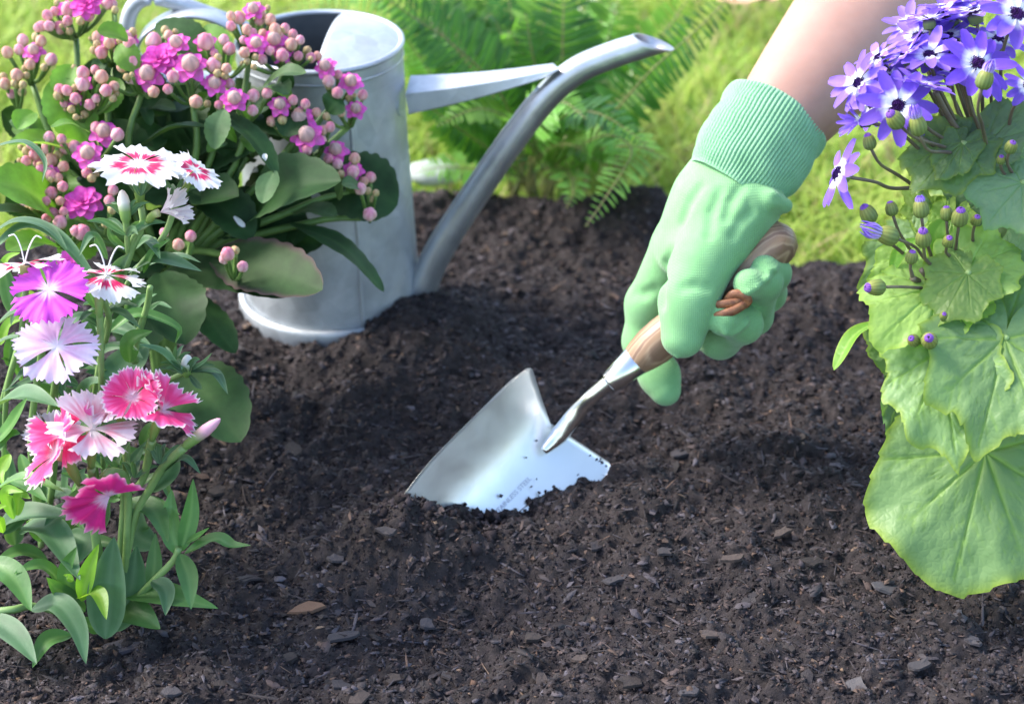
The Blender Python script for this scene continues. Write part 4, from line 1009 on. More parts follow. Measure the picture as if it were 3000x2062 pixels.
for i, (x, y, r) in enumerate(buds + [(x * KS, y * KS, r * KS) for x, y, r, k in KF]):
    key = min(KC, key=lambda q: (q[0] - x) ** 2 + (q[1] - y) ** 2)
    par = cl_objs[KC.index(key)][0]; p_, n_, rr = KCW[key][2].pop(0)
    if i < nb:
        me = bud_meshes[3] if rr < .0034 else random.choice([bud_meshes[0], bud_meshes[0], bud_meshes[1], bud_meshes[2]])
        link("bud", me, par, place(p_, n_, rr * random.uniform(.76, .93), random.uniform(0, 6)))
    else:
        me = me_double if KF[i - nb][3] == 'd' else random.choice(me_half)
        nn = nrm(n_ * .5 + cdir(random.uniform(-.3, .3), .35, .9))
        link("flower", me, par, place(p_ + nn * .001, nn, rr * 1.22, random.uniform(0, 6)))
# fallen petals caught on the leaves
m_fallen = colmat("fallen_petal", .5, .3)
for (x, y, l, w, a_, lab, d) in [(702, 650, 46, 17, -.75, "fallen white petal stuck on the dark succulent leaf below the others", 1.105), (776, 462, 24, 16, 1.4, "tiny round white petal on the diagonal dark leaf", 1.112), (748, 500, 20, 12, .3, "tiny white petal just below the diagonal dark leaf", 1.115)]:
    bpy.context.view_layer.update(); dv = nrm(at(x, y, 1) - CAMP)
    hit, loc, *_ = scene.ray_cast(bpy.context.evaluated_depsgraph_get(), Vector(CAMP), Vector(dv))
    c_ = np.array(loc) - dv * .0015 if hit else at(x, y, d)
    d = float(np.dot(c_ - CAMP, VF)); u_ = cdir(math.cos(a_), math.sin(a_), .1) * l / 2 / FPX * d
    v, f, at_ = leaf([c_ - u_, c_ + cdir(0, 0, 1) * .0008, c_ + u_], w / FPX * d, prof='strap', fold=.5, nu=8, nv=5)
    tag(obj("fallen_petal", v, f, m_fallen, attrs={"col": np.tile([.85, .84, .80], (len(v), 1))}), lab, "petal")

# ================================================================== DIANTHUS
m_dleaf = leafmat("dianthus_leaf", (.065, .145, .065), (.13, .22, .12), edge=(.12, .20, .11), rough=.5, spec=.3, tr=.25, under=(.11, .18, .10), nscale=40, var=.25)
m_dgreen = leafmat("dianthus_leaf_green", (.085, .20, .055), (.17, .30, .10), rough=.42, tr=.3, under=(.14, .24, .09), nscale=40, var=.25)
m_dlime = leafmat("dianthus_leaf_young", (.20, .38, .045), (.32, .48, .09), rough=.42, tr=.45, under=(.26, .42, .08), nscale=40, var=.2)
m_dstem = stemmat("dianthus_stem", (.12, .22, .06), (.22, .34, .11))
DM = dict(g=m_dleaf, n=m_dgreen, l=m_dlime)
WHT = np.array([.86, .85, .84]); CRIM = np.array([.72, .025, .14])
def dianthus_cols(kind, s, t, seed):
    streak = vnoise(s * 9 + seed * 3.1, t * 1.5, 70 + seed) * .5 + .5
    fr = vnoise(s * 14 + seed, t * 0, 71) * .06
    def bandmix(a_, b_, lo, hi): return a_ + (b_ - a_) * sstep(lo, hi, t + fr)[:, None]
    if kind in ('magenta', 'lilac'): pass
    if kind == 'white':
        c = np.tile(WHT, (len(t), 1)); k = sstep(.20, .27, t + fr) * (1 - sstep(.52, .60, t + fr * 1.8)) * (np.abs(s) > .06 + .05 * (1 - t))
        c = c + (CRIM - c) * k[:, None]
    elif kind == 'magenta':
        c = bandmix(np.array([.72, .55, .80]), np.array([.66, .08, .62]), .12, .36); c = c * (.9 + .2 * streak[:, None])
    elif kind == 'lilac':
        c = bandmix(np.array([.86, .84, .90]), np.array([.80, .52, .74]), .1, .32); c = c + (np.array([.80, .70, .86]) - c) * sstep(.35, .95, t)[:, None] * (.6 + .6 * streak[:, None]).clip(0, 1)
    elif kind == 'coral':
        c = bandmix(np.array([.80, .50, .60]), np.array([.84, .045, .22]), .12, .36); k = (sstep(.6, 1.05, t + .35 * (streak - .5)))[:, None]; c = c + (np.array([.84, .22, .50]) - c) * k * .8; c = c + (WHT - c) * (sstep(.92, 1, t))[:, None]
    elif kind == 'blush':
        c = bandmix(np.array([.84, .75, .70]), np.array([.80, .38, .48]), .2, .45); c = c + (np.array([.86, .74, .78]) - c) * sstep(.4, .8, t + .4 * (streak - .5))[:, None]
    elif kind == 'rose':
        c = bandmix(np.array([.78, .52, .72]), np.array([.66, .03, .25]), .18, .38); c = c + (np.array([.70, .30, .50]) - c) * (sstep(.85, 1, t))[:, None]
    elif kind == 'faded':
        c = np.tile(np.array([.80, .72, .72]), (len(t), 1)); c = c + (np.array([.60, .25, .42]) - c) * (streak * .5 * (1 - t))[:, None]
    return c * (.93 + .1 * streak[:, None])
def dianthus_flower(parent, center, n, size, kind, petals=5, spin=0.0, spread=.0, label=None, tilt=None, skip=(), squeeze=1.0, styles=False, calyx_to=None):
    """toothed five-petalled flower; each petal a mesh, hung on a green calyx"""
    x, y, z = frame(n)
    base = center - z * size * .28
    mb = MB(); end = base - z * size * .75 if calyx_to is None else calyx_to
    v, f = tube([base + z * size * .22, base, (base + end) / 2, end], [size * .13, size * .12, size * .13, size * .07], 14, 10); mb.add(v, f, col=lerp3([(0, [.60, .62, .30]), (.3, [.30, .42, .10]), (1, [.16, .30, .07])], np.repeat(np.linspace(0, 1, 14), 10)))
    if styles:
        for q in (-1, 1):
            v, f = tube([center, center + z * size * .45 + x * q * size * .12, center + z * size * .78 + x * q * size * .30, center + z * size * .74 + x * q * size * .48], size * .022, 14, 6); mb.add(v, f, col=np.array([.85, .83, .80]))
    fl = mb.build("flower", m_bud, parent)
    if label: fl["label"] = label
    for k in range(petals):
        if k in skip: continue
        sd = random.randint(0, 60); ph = random.uniform(0, 6)
        nt_ = random.choice([7.5, 8.5, 9.5])
        def wf(t): return squeeze * (.045 + (.56 if kind in ('magenta', 'lilac', 'coral') else .66) * np.clip(t, 0, 1) ** 1.25)
        def zf(s, t): return .05 * np.sin(s * 3 + ph) * t ** 2 - (.10 + .14 * random.random() * 0) * t ** 2.2 + .07 * s * s * t + .055 * np.sin(s * 8 + ph) * t ** 3 + .04 * vnoise(s * 3 + ph, t * 3, 88) * t
        def ef(s, t): return -.20 * s * s * t ** 2 + (.15 * (2 * np.abs((s * nt_ / 2 + .25) % 1 - .5) - .5) + .07 * vnoise(s * 11 + sd, t * 0, 77)) * t ** 7
        v, f, s, t = petal_grid(12, 45, wf, zf, ef)
        ti = (tilt[k] if tilt else random.uniform(-.18, .22)) + spread
        a_ = 2 * math.pi * k / petals + spin + random.uniform(-.07, .07)
        c = dianthus_cols(kind, s, t, sd)
        v = rotz(roty(v, ti), a_) * size
        W = center + v[:, :1] * x + v[:, 1:2] * y + v[:, 2:3] * z
        obj("petal", W, f, m_petal, fl, {"col": c})
    return fl
def stem(parent, pts, r=.0016, name="stem", m=None):
    v, f = tube([at(*q) for q in pts], [r * 1.15, r, r * .9], 26, 8)
    return obj(name, v, f, m or m_dstem, parent)
def dleaves(parent, L):
    for e in L:
        pts, w, kd = e[0], e[1], e[2]; nh = e[3] if len(e) > 3 else (random.uniform(-.3, .3), .45, .85)
        d0, d1 = (e[4] if len(e) > 4 else (1.03, 1.01)); n = len(pts)
        P = [at(p[0], p[1], d0 + (d1 - d0) * i / (n - 1)) for i, p in enumerate(pts)]
        add_leaf(parent, P, w / FPX * 1.02 * 1.1, DM[kd], prof='lance', hint=cdir(*nh), fold=random.uniform(.2, .5), nu=24, nv=7, wave=.04)
def sepals(parent, px, py, d, n, l, kd='g', up=.6):
    c_ = at(px, py, d)
    for k in range(n):
        a_ = 2 * math.pi * k / n + random.uniform(-.3, .3); u = cdir(math.cos(a_), up + random.uniform(-.2, .5), math.sin(a_) * .8) * l / FPX * d * random.uniform(.7, 1.1)
        add_leaf(parent, [c_, c_ + u * .55 + cdir(0, .3, 0) * l * .15 / FPX, c_ + u], l * .20 / FPX * d, DM[kd], prof='lance', fold=.4, nu=12, nv=5, name="bract")
# --- white and crimson plant
pw_ = empty("dianthus_plant", ground(300, 1500))
tag(pw_, "tall dianthus with white toothed petals around a crimson ring, growing before the succulent", "flowering plant")
random.seed(31)
dianthus_flower(pw_, at(405, 480, 1.000), cdir(.06, .90, .48), 132 / FPX, 'white', 5, .5, label="large open white flower with crimson ring", tilt=[.02, .05, -.02, .04, .0], calyx_to=at(412, 605, 1.01))
dianthus_flower(pw_, at(572, 498, 1.008), cdir(.42, .78, .42), 84 / FPX, 'white', 5, .2, label="smaller white flower with crimson ring behind the large one", calyx_to=at(515, 600, 1.015))
dianthus_flower(pw_, at(72, 772, 1.005), cdir(.05, .98, .12), 105 / FPX, 'white', 5, .1, styles=True, tilt=[.3, .0, -.3, -.1, .1], calyx_to=at(75, 850, 1.01))
dianthus_flower(pw_, at(312, 805, 1.000), cdir(.05, .96, .15), 108 / FPX, 'white', 5, .35, styles=True, tilt=[-.1, .2, .1, -.35, -.55], label="ageing white flower with two curled styles", calyx_to=at(305, 880, 1.005))
dianthus_flower(pw_, at(470, 622, 1.005), cdir(.86, .28, .3), 95 / FPX, 'faded', 4, .3, spread=1.0, squeeze=.5, label="wilted flower with closed drooping petals", calyx_to=at(432, 652, 1.01))
S_ = [[(412, 600, 1.01), (418, 660, 1.015), (385, 735, 1.02), (345, 860, 1.03), (310, 960, 1.04), (270, 1250, 1.07), (300, 1500, 1.13)], [(515, 600, 1.015), (480, 690, 1.02), (400, 790, 1.03), (355, 860, 1.035)], [(432, 652, 1.01), (395, 690, 1.015), (380, 740, 1.02)], [(368, 640, 1.005), (372, 690, 1.01), (375, 740, 1.02)], [(75, 850, 1.01), (60, 1000, 1.03), (20, 1150, 1.06), (10, 1400, 1.10)], [(305, 880, 1.005), (320, 940, 1.02), (310, 1000, 1.04)], [(290, 880, 1.0), (295, 1000, 1.01), (298, 1160, 1.03), (305, 1450, 1.11)], [(405, 790, 1.035), (440, 760, 1.04), (452, 700, 1.03)]]
for q in S_: stem(pw_, q)
sepals(pw_, 412, 575, 1.005, 6, 95); sepals(pw_, 515, 585, 1.012, 6, 90); sepals(pw_, 370, 640, 1.003, 6, 85); sepals(pw_, 370, 690, 1.008, 5, 120, up=.1)
def dbud(parent, px, py, d, n, r, l, col, name="bud", label=None):
    c_ = at(px, py, d); x, y, z = frame(cdir(*n)); R_ = r / FPX * d; Ll = l / FPX * d
    prof = [(.25, 0), (.62, .12), (.72, .35), (.78, .5), (.80, .62), (.66, .8), (.35, .95), (.05, 1.0)]
    v, f = lathe([(a_ * R_ * 1.25, (b_ - .5) * Ll) for a_, b_ in prof], c_, z, 14)
    t = np.repeat([b_ for _, b_ in prof], 14)
    o = obj(name, v, f, m_bud, parent, {"col": lerp3([(0, [.16, .30, .07]), (.45, [.24, .38, .10]), (.55, col), (1, col)], t)})
    if label: o["label"] = label
    return o
dbud(pw_, 364, 606, 1.0, (-.12, .98, .1), 19, 100, [.74, .74, .66]); dbud(pw_, 548, 1072, 1.03, (.1, .95, .25), 18, 70, [.74, .74, .64]); dbud(pw_, 290, 885, .998, (0, 1, .1), 13, 95, [.30, .42, .14])
stem(pw_, [(545, 1090, 1.03), (480, 1120, 1.045), (400, 1150, 1.07), (330, 1300, 1.10)], .0014)
sepals(pw_, 545, 1095, 1.03, 9, 95, up=.3); sepals(pw_, 510, 1075, 1.04, 6, 80, up=.8)
dleaves(pw_, [
 ([(-30, 432), (70, 416), (130, 470), (124, 535)], 22, 'g', (0, .8, .6)), ([(-30, 690), (50, 648), (140, 668), (200, 735)], 42, 'g', (0, .8, .5)), ([(-30, 740), (70, 668), (170, 700), (310, 860)], 52, 'g', (.2, .7, .6)),
 ([(315, 760), (270, 690), (230, 752)], 30, 'g', (0, .5, .8)), ([(375, 800), (470, 762), (592, 795)], 58, 'g', (0, .75, .6)), ([(285, 905), (235, 815), (172, 812)], 46, 'n', (0, .6, .7)),
 ([(290, 925), (350, 890), (408, 897)], 26, 'g', (0, .7, .6)), ([(290, 915), (350, 915), (412, 962)], 34, 'g', (0, .8, .5)), ([(290, 925), (262, 918), (228, 948)], 28, 'g', (0, .8, .5)),
 ([(380, 1062), (385, 1000), (447, 970)], 56, 'n', (.2, .3, .9)), ([(530, 1085), (470, 1035), (405, 1008)], 44, 'g', (0, .7, .6)), ([(560, 1088), (630, 1092), (668, 1155)], 34, 'g', (0, .8, .5)),
 ([(560, 1084), (600, 1060), (622, 1033)], 18, 'g'), ([(570, 1090), (610, 1088), (648, 1093)], 20, 'g', (0, .8, .5)), ([(555, 1098), (580, 1130), (592, 1140)], 20, 'g'), ([(-20, 960), (80, 905), (190, 965)], 60, 'g', (0, .8, .5)),
 ([(380, 740), (330, 700), (320, 650)], 26, 'g'), ([(385, 735), (430, 705), (470, 715)], 28, 'g'), ([(350, 850), (345, 790), (380, 740)], 44, 'g', (.3, .2, .9)), ([(420, 690), (450, 720), (470, 760)], 30, 'g'),
 ([(420, 800), (450, 740), (500, 700)], 30, 'n'), ([(430, 780), (520, 750), (590, 770)], 30, 'g', (0, .8, .5), (1.05, 1.04)), ([(310, 980), (400, 920), (520, 960), (512, 1010)], 40, 'n', (.1, .6, .7), (1.06, 1.07)), ([(300, 1010), (370, 1020), (420, 1050)], 40, 'g', (0, .7, .6), (1.06, 1.05)),
 ([(300, 960), (230, 930), (150, 1000)], 44, 'g', (0, .7, .6), (1.06, 1.05)), ([(310, 1010), (200, 980), (110, 1040)], 40, 'g', (0, .7, .6), (1.08, 1.06)), ([(20, 1060), (80, 1010), (160, 1020)], 36, 'g', (0, .7, .6), (1.08, 1.06)), ([(430, 1010), (340, 1090), (250, 1090)], 110, 'g', (0, .6, .8), (1.10, 1.07)),
])
# --- violet plant
pv = empty("dianthus_plant", ground(120, 1600))
tag(pv, "dianthus with a bright magenta-violet flower above a pale lilac one", "flowering plant")
random.seed(5)
dianthus_flower(pv, at(143, 848, .985), cdir(.0, .55, .83), 114 / FPX, 'magenta', 5, .3, label="bright magenta-violet open flower with pale centre", calyx_to=at(140, 900, 1.02))
dianthus_flower(pv, at(165, 1015, .985), cdir(.03, .62, .78), 120 / FPX, 'lilac', 5, .95, label="pale lilac-pink open flower", calyx_to=at(170, 1075, 1.02))
dianthus_flower(pv, at(150, 1262, 1.012), cdir(-.2, .6, .7), 85 / FPX, 'lilac', 5, .4, calyx_to=at(160, 1330, 1.03))
for q in [[(140, 900, 1.02), (120, 1050, 1.04), (90, 1300, 1.07), (120, 1600, 1.10)], [(170, 1075, 1.02), (150, 1200, 1.045), (110, 1400, 1.08), (120, 1600, 1.10)], [(160, 1330, 1.03), (150, 1450, 1.06), (120, 1600, 1.10)], [(95, 900, 1.05), (50, 1030, 1.06), (0, 1200, 1.08)], [(395, 1060, 1.08), (400, 1000, 1.07), (430, 900, 1.06), (440, 840, 1.05)]]: stem(pv, q, .0019)
dleaves(pv, [
 ([(-20, 1195), (70, 1160), (175, 1192)], 84, 'g', (0, .8, .5), (1.03, 1.0)), ([(-20, 1300), (30, 1250), (80, 1165)], 60, 'n', (0, .5, .8), (1.03, 1.0)), ([(-30, 1330), (30, 1280), (60, 1270)], 50, 'g'), ([(200, 1080), (110, 1062), (25, 1135)], 36, 'g', (0, .8, .5), (1.06, 1.04)), ([(210, 1090), (130, 1100), (0, 1150)], 36, 'g', (0, .8, .5), (1.07, 1.05)),
 ([(200, 1110), (130, 1120), (60, 1160)], 30, 'g', (0, .7, .6), (1.08, 1.06)), ([(230, 1130), (180, 1110), (190, 1170)], 40, 'g', (0, .4, .8), (1.07, 1.06)), ([(150, 1140), (200, 1150), (250, 1200)], 28, 'n', (0, .7, .6), (1.08, 1.07)), ([(-20, 1010), (40, 990), (90, 1005)], 30, 'g', (0, .8, .5), (1.05, 1.04)),
 ([(-20, 1440), (70, 1400), (190, 1440)], 46, 'n', (0, .8, .5), (1.02, 1.0)), ([(20, 1400), (90, 1430), (140, 1470)], 40, 'n', (0, .7, .6), (1.04, 1.02)), ([(-20, 1570), (70, 1512), (235, 1515)], 88, 'g', (0, .75, .6), (1.06, 1.03)), ([(70, 1540), (150, 1560), (235, 1700)], 100, 'g', (.2, .6, .7), (1.06, 1.02)),
 ([(40, 1520), (20, 1440), (70, 1440)], 40, 'l', (0, .4, .9), (1.04, 1.03)), ([(50, 1510), (60, 1450), (90, 1460)], 40, 'l', (0, .3, .9), (1.04, 1.03)), ([(10, 1560), (-10, 1500), (20, 1480)], 36, 'l'), ([(100, 1500), (170, 1450), (250, 1470)], 60, 'g', (0, .7, .6), (1.08, 1.05)),
 ([(0, 820), (20, 760), (60, 740)], 30, 'l', (0, .4, .9), (1.08, 1.07)), ([(0, 1010), (30, 950), (80, 930)], 40, 'l', (0, .5, .8), (1.09, 1.08)), ([(30, 1330), (0, 1380), (10, 1420)], 44, 'l', (0, .3, .9), (1.06, 1.05)), ([(60, 1330), (80, 1400), (60, 1440)], 40, 'n', (0, .3, .9), (1.07, 1.06)),
])
# --- coral plant
pc = empty("dianthus_plant", ground(300, 1790))
tag(pc, "low dianthus with coral-pink fringed flowers and broad leaves, at the bare soil's edge", "flowering plant")
random.seed(9)
dianthus_flower(pc, at(165, 1330, .985), cdir(-.70, .45, .5), 125 / FPX, 'coral', 5, .2, spread=.25, label="coral flower turned sideways on a bent calyx", calyx_to=at(235, 1420, .995))
dianthus_flower(pc, at(190, 1270, .99), cdir(-.25, .35, .85), 110 / FPX, 'coral', 3, 1.2, spread=.3)
dianthus_flower(pc, at(270, 1255, .985), cdir(.18, .90, .38), 125 / FPX, 'blush', 5, .15, tilt=[.15, .55, .75, .1, -.15], label="white and pink flower with ruffled upright petals", calyx_to=at(268, 1370, .995))
dianthus_flower(pc, at(390, 1165, .99), cdir(.05, .55, .8), 90 / FPX, 'coral', 5, .3, tilt=[.5, .6, .4, .3, .3], label="deep coral flower with cupped petals", calyx_to=at(350, 1215, 1.0))
dianthus_flower(pc, at(330, 1190, .995), cdir(-.35, .75, .5), 85 / FPX, 'blush', 4, .8, spread=.3)
dianthus_flower(pc, at(475, 1200, .992), cdir(.40, .80, .35), 115 / FPX, 'coral', 5, 0, tilt=[-.15, .45, .8, .9, .2], label="coral flower opening beside a pink bud", calyx_to=at(445, 1290, 1.0))
dianthus_flower(pc, at(318, 1452, .985), cdir(.10, -.75, .60), 130 / FPX, 'rose', 5, -1.35, spread=.45, skip=(2, 3), label="nodding rose-red flower with two petals hanging down", calyx_to=at(300, 1400, .995))
dbud(pc, 590, 1270, .995, (.72, .55, .2), 18, 150, [.80, .45, .55], label="slender pink bud pointing outward")
for q in [[(540, 1310, .997), (480, 1365, 1.01), (440, 1430, 1.02), (395, 1520, 1.03), (350, 1750, 1.05)], [(235, 1420, .995), (270, 1520, 1.01), (300, 1790, 1.05)], [(268, 1370, .995), (275, 1450, 1.01), (300, 1790, 1.05)], [(350, 1215, 1.0), (370, 1340, 1.02), (340, 1790, 1.05)], [(445, 1290, 1.0), (420, 1400, 1.02), (385, 1440, 1.02)], [(300, 1400, .995), (330, 1380, 1.0), (375, 1440, 1.02), (360, 1780, 1.05)], [(-40, 1795, 1.03), (40, 1785, 1.03), (100, 1775, 1.04), (200, 1800, 1.045)], [(350, 1810, 1.05), (430, 1722, 1.04), (505, 1645, 1.03), (525, 1605, 1.025)]]: stem(pc, q, .0021)
sepals(pc, 350, 1330, 1.01, 6, 80); sepals(pc, 470, 1360, 1.005, 5, 90); sepals(pc, 395, 1400, 1.015, 5, 90)
Z_ = (1.04, 1.02)
dleaves(pc, [
 ([(308, 1870), (318, 1730), (335, 1570)], 118, 'g', (0, .2, 1), (1.035, 1.02)), ([(335, 1850), (385, 1720), (400, 1595)], 98, 'g', (.3, .3, .9), (1.045, 1.04)), ([(220, 1770), (195, 1680), (225, 1600)], 54, 'n', (0, .3, .9), Z_), ([(238, 1760), (258, 1680), (290, 1592)], 52, 'l', (0, .2, 1), (1.03, 1.015)),
 ([(225, 1752), (285, 1742), (312, 1815)], 52, 'l', (.2, .7, .6), (1.03, 1.01)), ([(250, 1790), (170, 1730), (135, 1690)], 56, 'n', (0, .5, .8), Z_), ([(215, 1700), (195, 1690), (190, 1685)], 24, 'l', (0, .5, .8), (1.02, 1.015)), ([(-40, 1640), (40, 1690), (92, 1790)], 80, 'n', (.2, .5, .8), (1.03, 1.01)), ([(190, 1715), (120, 1660), (40, 1680)], 52, 'n', (0, .7, .6), Z_),
 ([(92, 1785), (170, 1770), (225, 1840), (252, 1945)], 78, 'g', (.3, .6, .7), (1.03, 1.0)), ([(-40, 1800), (45, 1860), (108, 1945)], 72, 'g', (.1, .6, .8), (1.03, 1.0)), ([(210, 1860), (140, 1880), (95, 1955)], 56, 'n', (0, .6, .7), (1.03, 1.01)),
 ([(522, 1625), (500, 1540), (503, 1432)], 62, 'n', (0, .2, 1), (1.03, 1.03)), ([(530, 1615), (558, 1510), (566, 1402)], 52, 'n', (.2, .2, .95), (1.03, 1.02)), ([(540, 1622), (630, 1580), (680, 1600), (735, 1597)], 54, 'n', (0, .8, .5), (1.025, 1.01)), ([(526, 1622), (552, 1690), (560, 1785)], 58, 'n', (.1, .4, .9), (1.025, 1.005)),
 ([(540, 1592), (580, 1570), (614, 1545)], 22, 'n'), ([(440, 1722), (452, 1660), (456, 1560)], 48, 'n', (0, .2, 1), (1.04, 1.035)), ([(445, 1700), (485, 1730), (485, 1803)], 54, 'g', (.2, .5, .8), (1.035, 1.02)), ([(365, 1745), (480, 1745), (640, 1782)], 88, 'n', (0, .75, .6), (1.045, 1.02)), ([(345, 1790), (400, 1800), (470, 1842)], 92, 'n', (0, .6, .8), (1.045, 1.03)),
 ([(380, 1465), (450, 1495), (492, 1592)], 70, 'n', (.2, .6, .8), (1.04, 1.015)), ([(245, 1430), (215, 1490), (245, 1550)], 54, 'n', (-.2, .3, .9), (1.02, 1.01)), ([(300, 1470), (340, 1380), (290, 1330)], 36, 'g'), ([(480, 1385), (540, 1345), (588, 1388)], 32, 'g', (0, .8, .5), (1.01, 1.0)), ([(440, 1440), (500, 1360), (440, 1290)], 60, 'g', (.2, .2, .95), (1.03, 1.02)),
 ([(300, 1470), (340, 1350), (370, 1300)], 36, 'g', (0, .3, .9), (1.02, 1.02)), ([(310, 1460), (390, 1350), (430, 1290)], 44, 'g', (0, .3, .9), (1.05, 1.05)), ([(380, 1440), (330, 1450), (420, 1330)], 50, 'n', (0, .4, .9), (1.05, 1.05)), ([(375, 1440), (460, 1400), (495, 1450), (495, 1480)], 36, 'n', (0, .7, .6), (1.05, 1.04)), ([(460, 1600), (400, 1560), (400, 1460)], 90, 'g', (0, .3, .9), (1.07, 1.07)),
 ([(280, 1480), (240, 1400), (250, 1370)], 50, 'g', (-.2, .2, .95), (1.03, 1.03)), ([(200, 1560), (250, 1590), (230, 1650)], 70, 'g', (0, .5, .8), (1.06, 1.05)), ([(270, 1520), (180, 1500), (130, 1540)], 60, 'g', (0, .6, .7), (1.06, 1.04)), ([(300, 1620), (220, 1560), (210, 1480)], 70, 'n', (0, .3, .9), (1.07, 1.06)), ([(290, 1850), (250, 1830), (225, 1850)], 50, 'n', (0, .6, .7), (1.04, 1.03)), ([(140, 1640), (60, 1620), (-20, 1650)], 60, 'n', (0, .7, .6), (1.06, 1.04)),
])

random.seed(15)
for q in range(60):
    par = pv if q % 2 else pc
    x0, y0 = random.uniform(-20, 430), random.uniform(920, 1620); a_ = random.uniform(-2.6, .4) ; l_ = random.uniform(80, 190); dd = random.uniform(1.055, 1.10)
    x1, y1 = x0 + l_ * math.cos(a_), y0 + l_ * math.sin(a_)
    dleaves(par, [([(x0, y0), ((x0 + x1) / 2, (y0 + y1) / 2 - 18), (x1, y1 + 12)], random.uniform(28, 60), random.choice('ggnn'), (random.uniform(-.4, .4), random.uniform(.2, .8), .7), (dd, dd - .015))])

# ================================================================== CINERARIA
cin = empty("cineraria_plant", ground(2960, 1560))
tag(cin, "cineraria with violet and white daisy flowers over large toothed green leaves", "flowering plant")
m_cleaf = leafmat("cineraria_leaf", (.098, .225, .030), (.21, .35, .075), edge=(.21, .30, .042), rough=.45, spec=.25, tr=.30, under=(.17, .28, .11), nscale=30, var=.22, bumpy=.16, retic=260)
m_cblue = leafmat("cineraria_leaf_cool", (.072, .170, .050), (.15, .26, .10), edge=(.14, .26, .08), rough=.45, spec=.25, tr=.24, under=(.16, .25, .13), nscale=30, var=.22, bumpy=.16, retic=260)
m_clime = leafmat("cineraria_leaf_young", (.150, .305, .040), (.26, .41, .085), edge=(.25, .37, .055), rough=.40, tr=.40, under=(.25, .38, .10), nscale=30, var=.2, bumpy=.16, retic=260)
m_cstem = stemmat("cineraria_stem", (.10, .065, .06), (.17, .15, .08))
m_cpet = stemmat("cineraria_petiole", (.22, .34, .10), (.30, .42, .14))
random.seed(21)
CORE = lambda y: at(3010, y, 1.10)
CLV = [  # attachment px,py,d ; tip px,py,d ; size px ; face ; material ; narrow
 (2887, 1322, 1.02, 2800, 1690, 1.0, 380, (-.1, .35, .95), m_cleaf, .93), (2940, 985, 1.010, 2870, 770, 1.03, 230, (.0, .5, .9), m_cleaf, .95), (2945, 990, 1.000, 2890, 1258, .965, 285, (-.05, .3, .95), m_cleaf, .80),
 (2755, 1030, 1.005, 2800, 1308, .972, 275, (-.2, .35, .9), m_cleaf, .66), (2750, 845, 1.02, 2590, 965, .995, 215, (-.1, .55, .8), m_clime, .80), (2650, 1075, 1.05, 2545, 960, 1.05, 160, (.5, .3, .8), m_cleaf, .6), (2655, 1080, 1.05, 2620, 1265, 1.04, 200, (.4, .2, .9), m_cblue, .45),
 (2830, 795, 1.015, 2990, 700, 1.02, 220, (.1, .55, .85), m_clime, .8), (2835, 800, 1.012, 2760, 930, 1.0, 150, (-.1, .6, .8), m_clime, .8), (2995, 535, 1.02, 2900, 640, 1.005, 150, (-.1, .4, .9), m_cblue, .95), (2815, 415, 1.03, 2690, 540, 1.015, 165, (-.15, .5, .85), m_cleaf, .75),
 (2820, 420, 1.025, 2755, 515, 1.01, 110, (-.2, .4, .9), m_cleaf, .5), (2885, 425, 1.03, 3010, 300, 1.03, 180, (-.2, .5, .85), m_cblue, .7), (2905, 560, 1.06, 2800, 640, 1.05, 140, (0, .3, .9), m_cblue, .9), (2790, 640, 1.05, 2740, 770, 1.04, 140, (0, .4, .9), m_clime, .55), (2700, 760, 1.06, 2560, 800, 1.05, 150, (-.2, .5, .8), m_clime, .6),
 (2700, 720, 1.07, 2580, 900, 1.06, 180, (-.2, .4, .9), m_cleaf, .7), (2960, 760, 1.03, 3050, 700, 1.02, 140, (.1, .5, .8), m_cblue, .9), (2900, 1240, 1.05, 2960, 1330, 1.04, 180, (0, .4, .9), m_cblue, 1), (2760, 940, 1.06, 2830, 1010, 1.05, 170, (0, .4, .9), m_cblue, .9), (2830, 880, 1.06, 2720, 980, 1.05, 150, (0, .3, .9), m_cleaf, .9),
 (2860, 500, 1.08, 2700, 480, 1.08, 170, (0, .3, .9), m_cleaf, .8), (2960, 470, 1.08, 2900, 560, 1.08, 180, (0, .3, .9), m_cblue, .9), (2880, 620, 1.08, 2760, 720, 1.08, 190, (0, .3, .9), m_cblue, .9), (2980, 900, 1.07, 3080, 1000, 1.06, 240, (0, .4, .9), m_cblue, .9), (3010, 1150, 1.05, 3120, 1300, 1.03, 280, (0, .4, .9), m_cleaf, .9), (2990, 640, 1.07, 3090, 560, 1.07, 200, (0, .4, .9), m_cleaf, .9), (2880, 1000, 1.09, 2780, 1130, 1.08, 200, (0, .3, .9), m_cblue, .9), (2990, 370, 1.08, 3080, 450, 1.08, 180, (0, .4, .9), m_cleaf, .9), (2920, 700, 1.09, 2860, 850, 1.08, 200, (0, .3, .9), m_cblue, .9),
 (2850, 430, 1.07, 2770, 330, 1.075, 130, (0, .4, .9), m_clime, .8), (2740, 640, 1.08, 2660, 560, 1.08, 110, (0, .4, .9), m_clime, .8),
]
